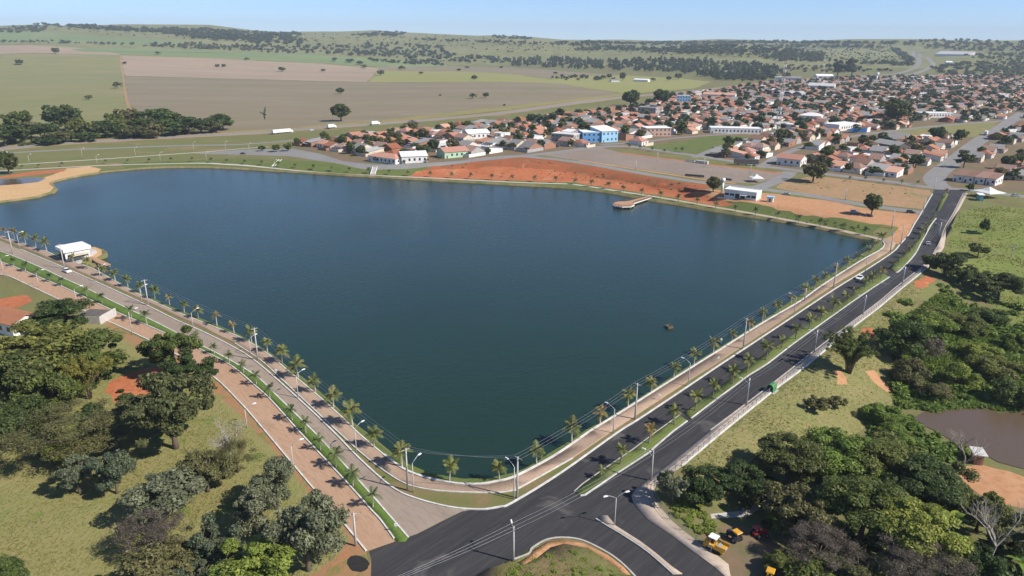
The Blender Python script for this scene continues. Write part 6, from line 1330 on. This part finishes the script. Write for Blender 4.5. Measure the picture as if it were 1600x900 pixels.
for i, (u, v, q, an) in enumerate([(803, 780, 62, 2.3), (958, 677, 46, 2.5), (1075, 603, 42, 2.5), (1240, 494, 34, 2.5), (1352, 424, 24, 2.5)]): lamp(u, v, q, an, 'curved street lamp on the right lakeside strip, ' + ordinal(i + 1) + ' counted from the near corner')
for i, (u, v, q, an) in enumerate([(459, 737, 50, 0.6), (386, 668, 36, .6), (207, 523, 40, .6), (121, 478, 30, .6), (61, 449, 26, .6), (7, 431, 30, .6)]): lamp(u, v, q, an, 'thin street lamp left of the brick-coloured lane, ' + ordinal(i + 1) + ' counted from the junction')
lamp(960, 821, 55, .35, 'tall white twin-arm street lamp on the triangular island', True)
for i, (u, v) in enumerate([(46, 256), (129, 247), (152, 257), (212, 245), (251, 253), (303, 237), (353, 236), (390, 239), (323, 253), (430, 265), (1045, 560), (492, 250), (440, 240), (936, 252), (785, 280)][:10]): lamp(u, v, 14, 1.2, 'small pale lamp post at the far left shore, ' + ordinal(i + 1) + ' counted')
def wire(a, b, x, sag, label):
    def top(r):
        c, s = math.cos(r.rotation_euler.z), math.sin(r.rotation_euler.z); return Vector((r.location.x + c * x - s * .16, r.location.y + s * x + c * .16, r.location.z + r['hg'] - .08))
    A = top(a); B = top(b) if not isinstance(b, Vector) else b + Vector((x * .8, x * .5, 0)); mb = MB(); N = 14
    mb.tube([A.lerp(B, t / N) - Vector((0, 0, sag * 4 * (t / N) * (1 - t / N))) for t in range(N + 1)], .022, 4, caps=False)
    o = mb.build('power_line', 'wire'); tag(o, label, 'power line', 'power lines')
SIDE = ['left-hand', 'middle', 'right-hand']
def span(a, b, where, sag=.7, xs=(-.85, 0, .85)):
    for i, x in enumerate(xs): wire(a, b, x, sag, SIDE[i % 3] + ' wire ' + where)
for i in range(4): span(U['R%d' % i], U['R%d' % (i + 1)], 'over the right lakeside, %s span from the corner' % ordinal(i + 1))
span(U['L0'], U['R0'], 'across the near lake corner')
for i in range(4): span(U['L%d' % i], U['L%d' % (i + 1)], 'over the left lakeside, %s span from the corner' % ordinal(i + 1))
for i in range(6): span(U['A%d' % i], U['A%d' % (i + 1)], 'along the avenue, %s span from the junction pole' % ordinal(i + 1))
span(U['A0'], G(470, 960, 9.5), 'leaving the junction pole towards the bottom left'); span(U['B0'], G(420, 1000, 9.0), 'leaving the wide crossarm pole', xs=(-1.0, 1.0))
# small things by the roads
def post(u, v, hg, name, label, cat, mat='white_paint'):
    p = T(u, v); r = empty(name, p); mb = MB(); mb.tube([(0, 0, -.1), (0, 0, hg)], .05, 6); mb.build('stake', 'galvanised', r); mb = MB(); mb.box((0, 0, hg - .1), (.55, .12, .6)); mb.build('plate', mat, r); tag(r, label, cat)
post(619, 832, 1.5, 'sign_post', 'small white sign at the tip of the palm median', 'sign'); post(1126, 541, 2.0, 'sign_post', 'small white sign on the right lakeside bank', 'sign'); post(432, 587, 1.4, 'sign_post', 'white box sign on the left lakeside strip', 'sign'); post(1030, 625, 1.2, 'sign_post', 'small sign on the avenue verge near the second pole', 'sign'); post(1122, 566, 1.2, 'sign_post', 'small sign on the avenue verge near the third pole', 'sign')

# ------------------------------------------------------------------ vehicles
for nm, c in (('car_white', (.75, .75, .74)), ('car_silver', (.42, .44, .46)), ('car_black', (.03, .03, .035)), ('machine_yellow', (.62, .32, .03)), ('machine_red', (.42, .03, .03))): plain(nm, c, .3, var=.04, spec=.5)
def wheel_set(r, xs, y, rad, wd=.2):
    q = MB(); q.tube([(0, -wd / 2, 0), (0, wd / 2, 0)], rad, 12); me = q.mesh('wheel', 'rubber'); q = MB(); q.tube([(0, -wd / 2 - .01, 0), (0, wd / 2 + .01, 0)], rad * .55, 10); rim = q.mesh('rim', 'galvanised')
    for x in xs:
        for s in (-1, 1):
            o = link(bpy.data.objects.new('wheel', me), r); o.location = (x, s * y, rad); c = link(bpy.data.objects.new('rim', rim), o)
def car(u, v, an, paint, label, suv=False):
    p = T(u, v); r = empty('car', p, an); L = 4.3; wd = 1.75; hh = 1.62 if suv else 1.42
    prof = [(-2.1, .3), (-2.15, .7), (-2.0, .92), (-.95 if not suv else -1.9, 1.0), (.75, .95), (1.75, .82), (2.1, .65), (2.15, .32)]
    mb = MB(); mb.prism(prof, (1, 0, 0), (0, 0, 1), (0, 1, 0), (0, -wd / 2, 0), wd); mb.build('body', paint, r)
    cab = [(-1.75 if not suv else -2.0, .9), (-1.15 if not suv else -1.75, hh), (.15, hh), (.95, .93)]; a = [(x, -.78, z) for x, z in cab]; b = [(x, .78, z) for x, z in cab]
    for q in (a, b):
        for i in (1, 2): q[i] = (q[i][0], q[i][1] * .86, q[i][2])
    mb = MB(); mb.add(a + b, [(0, 1, 2, 3), (7, 6, 5, 4), (0, 4, 5, 1), (2, 6, 7, 3)]); mb.build('windows', 'window_dark', r)
    mb = MB(); mb.box(((cab[1][0] + cab[2][0]) / 2, 0, hh - .02), (cab[2][0] - cab[1][0] + .12, 1.36, .06)); mb.build('roof_panel', paint, r)
    wheel_set(r, (-1.3, 1.35), wd / 2 - .1, .32)
    for s in (-1, 1): mb = MB(); mb.box((2.08, s * .6, .6), (.12, .35, .14)); mb.build('headlight', 'white_paint', r)
    tag(r, label, 'car')
LN = math.atan2(-.61, .79)
car(105, 425, LN, 'car_white', 'white car driving on the lakeside lane near the kiosk')
car(1343, 436, AV + math.pi, 'car_white', 'white car on the lake-side carriageway of the avenue'); car(1450, 382, AV + .3, 'car_silver', 'silver car on the fence-side carriageway at the avenue bend')
car(1335, 333, -.3, 'car_silver', 'silver car parked on the dirt beside the lone tree', True); car(1357, 338.5, -.3, 'car_black', 'dark car parked under the lone tree'); car(1423, 333, -.2, 'car_black', 'dark car at the corner of the lower street', True)
car(1587, 306.5, -.1, 'car_silver', 'silver car right of the large marquee'); car(1229, 304.5, -.4, 'car_silver', 'silver car parked near the lakeside pavilion'); car(1163, 222, .5, 'car_white', 'white car on the street beside the park lawn'); car(487, 204, .7, 'car_white', 'white car on the highway between two trucks')
car(7, 239, .7, 'car_white', 'white car at left edge on the frontage road', True); car(380, 241, .1, 'car_black', 'dark car in the parking area left of the town')
def truck(u, v, an, box, label, boxmat='white_paint'):
    p = T(u, v); r = empty('truck', p, an)
    mb = MB(); mb.box((0, 0, 1.15), (box, 2.5, 2.85)); mb.build('cargo_box', boxmat, r); mb = MB(); mb.box((0, 0, .75), (box + 2.2, 1.4, .35)); mb.build('chassis', 'dark_steel', r)
    prof = [(0, .6), (0, 3.1), (1.3, 3.0), (2.0, 1.9), (2.1, .6)]; mb = MB(); mb.prism(prof, (1, 0, 0), (0, 0, 1), (0, 1, 0), (box / 2 + .35, -1.2, 0), 2.4); cb = mb.build('cab', 'car_white', r)
    mb = MB(); mb.prism([(1.38, 2.85), (2.0, 1.95), (2.06, 1.95), (1.44, 2.87)], (1, 0, 0), (0, 0, 1), (0, 1, 0), (box / 2 + .37, -1.1, 0), 2.2); mb.build('windscreen', 'window_dark', cb)
    wheel_set(r, (-box / 2 + 1, -box / 2 + 2.2, box / 2 + 1.2) if box < 11 else (-box / 2 + 1, -box / 2 + 2.2, -box / 2 + 3.4, box / 2 - 1, box / 2 + 1.4), 1.1, .5, .3); tag(r, label, 'truck', 'trucks on the highway')
HW = math.atan2(.72, .69)
truck(440, 208.5, HW, 18.5, 'long white semi-trailer truck on the highway, leftmost'); truck(517, 200.5, HW, 7, 'white box truck on the highway behind the semi-trailer'); truck(585, 195.5, HW, 8, 'white box truck on the highway near the leafless tree')
truck(1540, 211, math.atan2(.79, .61), 9, 'white truck parked on the straight town street')
# road machines in the shaded yard
p = T(1117, 858); r = empty('asphalt_paver', p, math.radians(-40))
mb = MB(); mb.box((0, 0, .45), (4.6, 2.3, .9)); mb.build('chassis', 'machine_yellow', r)
mb = MB(); mb.box((-1.6, 0, 1.35), (1.3, 2.2, .7), top=(.8, .9)); mb.build('engine_hood', 'machine_yellow', r)
for s in (-1, 1): mb = MB(); mb.prism([(.4, 0), (2.6, 0), (2.8, .9), (.2, .9)], (1, 0, 0), (0, 0, 1), (0, 1, 0), (0, s * 1.15 - .06, 1.1), .12); mb.build('hopper_side', 'machine_yellow', r)
mb = MB(); mb.prism([(.6, .3), (2.5, -.2), (2.5, -.05), (.6, .45)], (1, 0, 0), (0, 0, 1), (0, 1, 0), (0, -1.0, 1.1), 2.0); mb.build('hopper_floor', 'galvanised', r)
mb = MB(); mb.box((-.5, 0, 3.0), (1.9, 1.8, .12)); mb.build('canopy', 'white_roof', r)
for (x, y) in ((-1.3, -.8), (.3, -.8), (-1.3, .8), (.3, .8)): mb = MB(); mb.box((x, y, 1.3), (.08, .08, 1.72)); mb.build('canopy_post', 'dark_steel', r)
mb = MB(); mb.box((-.6, 0, 1.35), (.6, .6, .8)); mb.build('seat', 'dark_steel', r)
for s in (-1, 1): mb = MB(); mb.box((0, s * 1.0, -.02), (3.6, .45, .75), top=(.85, 1)); mb.build('track', 'rubber', r)
r.scale = (.82, .82, .82); tag(r, 'yellow asphalt paver with white canopy beside the pavement', 'road machine')
def tractor(u, v, an, mat, label, canopy):
    p = T(u, v); r = empty('tractor', p, an); mb = MB(); mb.box((.6, 0, .8), (2.2, 1.0, .8), top=(.9, .85)); mb.build('hood', mat, r); mb = MB(); mb.box((-1.0, 0, .7), (1.5, 1.4, .6)); mb.build('rear_body', mat, r)
    mb = MB(); mb.box((-.9, 0, 2.55), (1.9, 1.7, .16), top=(.85, .85)); mb.build('canopy', canopy, r)
    for (x, y) in ((-1.6, -.7), (-.2, -.7), (-1.6, .7), (-.2, .7)): mb = MB(); mb.box((x, y, 1.2), (.08, .08, 1.38)); mb.build('canopy_post', 'dark_steel', r)
    mb = MB(); mb.box((-1.0, 0, 1.3), (.5, .5, .5)); mb.build('seat', 'dark_steel', r); wheel_set(r, (-1.1,), .95, .72, .4); wheel_set(r, (1.3,), .75, .45, .3); r.scale = (.82, .82, .82); tag(r, label, 'tractor')
tractor(1145, 842, math.radians(120), 'dark_steel', 'compact roller tractor with yellow canopy in the yard', 'machine_yellow'); tractor(1187, 838, math.radians(20), 'machine_red', 'red tractor in the shade of the right wood', 'machine_red'); tractor(1203, 903, math.radians(60), 'machine_yellow', 'yellow machine at the bottom edge of the yard', 'machine_yellow')

# ------------------------------------------------------------------ masts
def mast(u, v, hpx, label):
    p = T(u, v); hg = hpx * mpp(p) * 1.02; r = empty('lattice_mast', p); n = 9; w0, w1 = hg * .05, hg * .018
    for k in range(n):
        z0, z1 = hg * k / n, hg * (k + 1) / n; a, b = w0 + (w1 - w0) * k / n, w0 + (w1 - w0) * (k + 1) / n; mb = MB(); C = [(-1, -1), (1, -1), (1, 1), (-1, 1)]
        for i in range(4):
            x, y = C[i]; x2, y2 = C[(i + 1) % 4]; mb.tube([(x * a, y * a, z0 - (.4 if k == 0 else 0)), (x * b, y * b, z1)], .16, 4); mb.tube([(x * a, y * a, z0), (x2 * b, y2 * b, z1)], .1, 4); mb.tube([(x * b, y * b, z1), (x2 * b, y2 * b, z1)], .1, 4)
        mb.build('section', 'brick_red' if k % 3 == 2 else 'white_paint', r)
    for i in range(3): a = i * 2.1; mb = MB(); mb.box((math.cos(a) * w1 * 1.6, math.sin(a) * w1 * 1.6, hg * .93), (.5, .5, 2.6)); mb.build('antenna', 'white_paint', r)
    tag(r, label, 'mast', 'lattice masts')
mast(1220, 158, 60, 'red and white lattice mast behind the park, left one'); mast(1214, 205, 65, 'nearer red and white lattice mast in the town'); mast(1285, 120, 34, 'distant lattice mast beside the tall tree pair')
p = T(1369, 128); r = empty('water_tower', p); mb = MB(); mb.tube([(0, 0, -.3), (0, 0, 14)], 1.6, 10); mb.build('stem', 'white_paint', r); mb = MB(); mb.tube([(0, 0, 14), (0, 0, 15.5), (0, 0, 21)], [1.6, 3.4, 3.4], 14); mb.build('tank', 'white_paint', r); tag(r, 'pale water tower on the far edge of the town', 'water tower')
for i, (A, B, d, hg) in enumerate([((1460, 88), (1512, 87), 60, 10), ((1478, 101), (1488, 101), 20, 7), ((1130, 116), (1152, 117), 20, 6), ((990, 127), (1012, 128), 12, 4), ((955, 128), (968, 128), 12, 4)]): bldg(A, B, d, hg, 'wall_white', ['roof_pale', 'white_roof', 'roof_grey', 'white_roof', 'roof_grey'][i], 'gable', ['huge pale factory hall on the distant hill at right', 'small white hall left of the distant factory', 'grey-roofed shed in the tall tree belt', 'white farm shed in the yellowish paddock', 'low grey farm shed in the yellowish paddock'][i], cat='hall', name='hall', win=False)

# ------------------------------------------------------------------ a soaring vulture
d = ray(412, 178).normalized(); p = CAM + d * 120; r = empty('vulture', p, 0.6); mb = MB()
mb.tube([(-.36, 0, 0), (-.2, 0, .02), (0, 0, .03), (.2, 0, .05), (.33, 0, .03), (.42, 0, .0)], [.02, .08, .1, .07, .04, .015], 8)
for s in (-1, 1):
    vs = []; sp = [(0, .14, -.10, .02), (.25, .17, -.12, .10), (.5, .12, -.14, .2), (.72, .05, -.16, .26), (.88, -.02, -.14, .3)]
    for (y, x1, x0, z) in sp: vs += [(x1, s * (y + .05), z), (x0, s * (y + .05), z), (x1 * .5 + x0 * .5, s * (y + .05), z + .03)]
    fs = []
    for k in range(4): o = k * 3; fs += [(o, o + 3, o + 5, o + 2), (o + 2, o + 5, o + 4, o + 1), (o + 1, o + 4, o + 3, o)]
    mb.add(vs, fs)
mb.add([(-.3, -.05, 0), (-.3, .05, 0), (-.62, .12, -.02), (-.62, -.12, -.02), (-.45, 0, .04)], [(0, 1, 4), (1, 2, 4), (2, 3, 4), (3, 0, 4), (3, 2, 1, 0)])
mb.build('body', 'dark_steel', r); r.rotation_euler = (1.1, 0.5, 0.9); r.scale = (1.25, 1.25, 1.25); tag(r, 'black vulture soaring in front of the ploughed field', 'bird')
# ------------------------------------------------------------------ haze
m, nt, n_, l_, b_ = nodes_of('haze_air')
n_.remove(b_); pv = n_.new('ShaderNodeVolumePrincipled'); pv.inputs['Color'].default_value = (0.76, 0.88, 1.0, 1); pv.inputs['Density'].default_value = 0.00008; pv.inputs['Anisotropy'].default_value = 0.0
l_.new(pv.outputs[0], n_['Material Output'].inputs['Volume'])
hz = MB(); hz.box((0, 6400, -9), (30000, 16800, 430)); ho = hz.build('haze', 'haze_air'); tag(ho, 'pale blue haze over the distant land', kind='stuff')
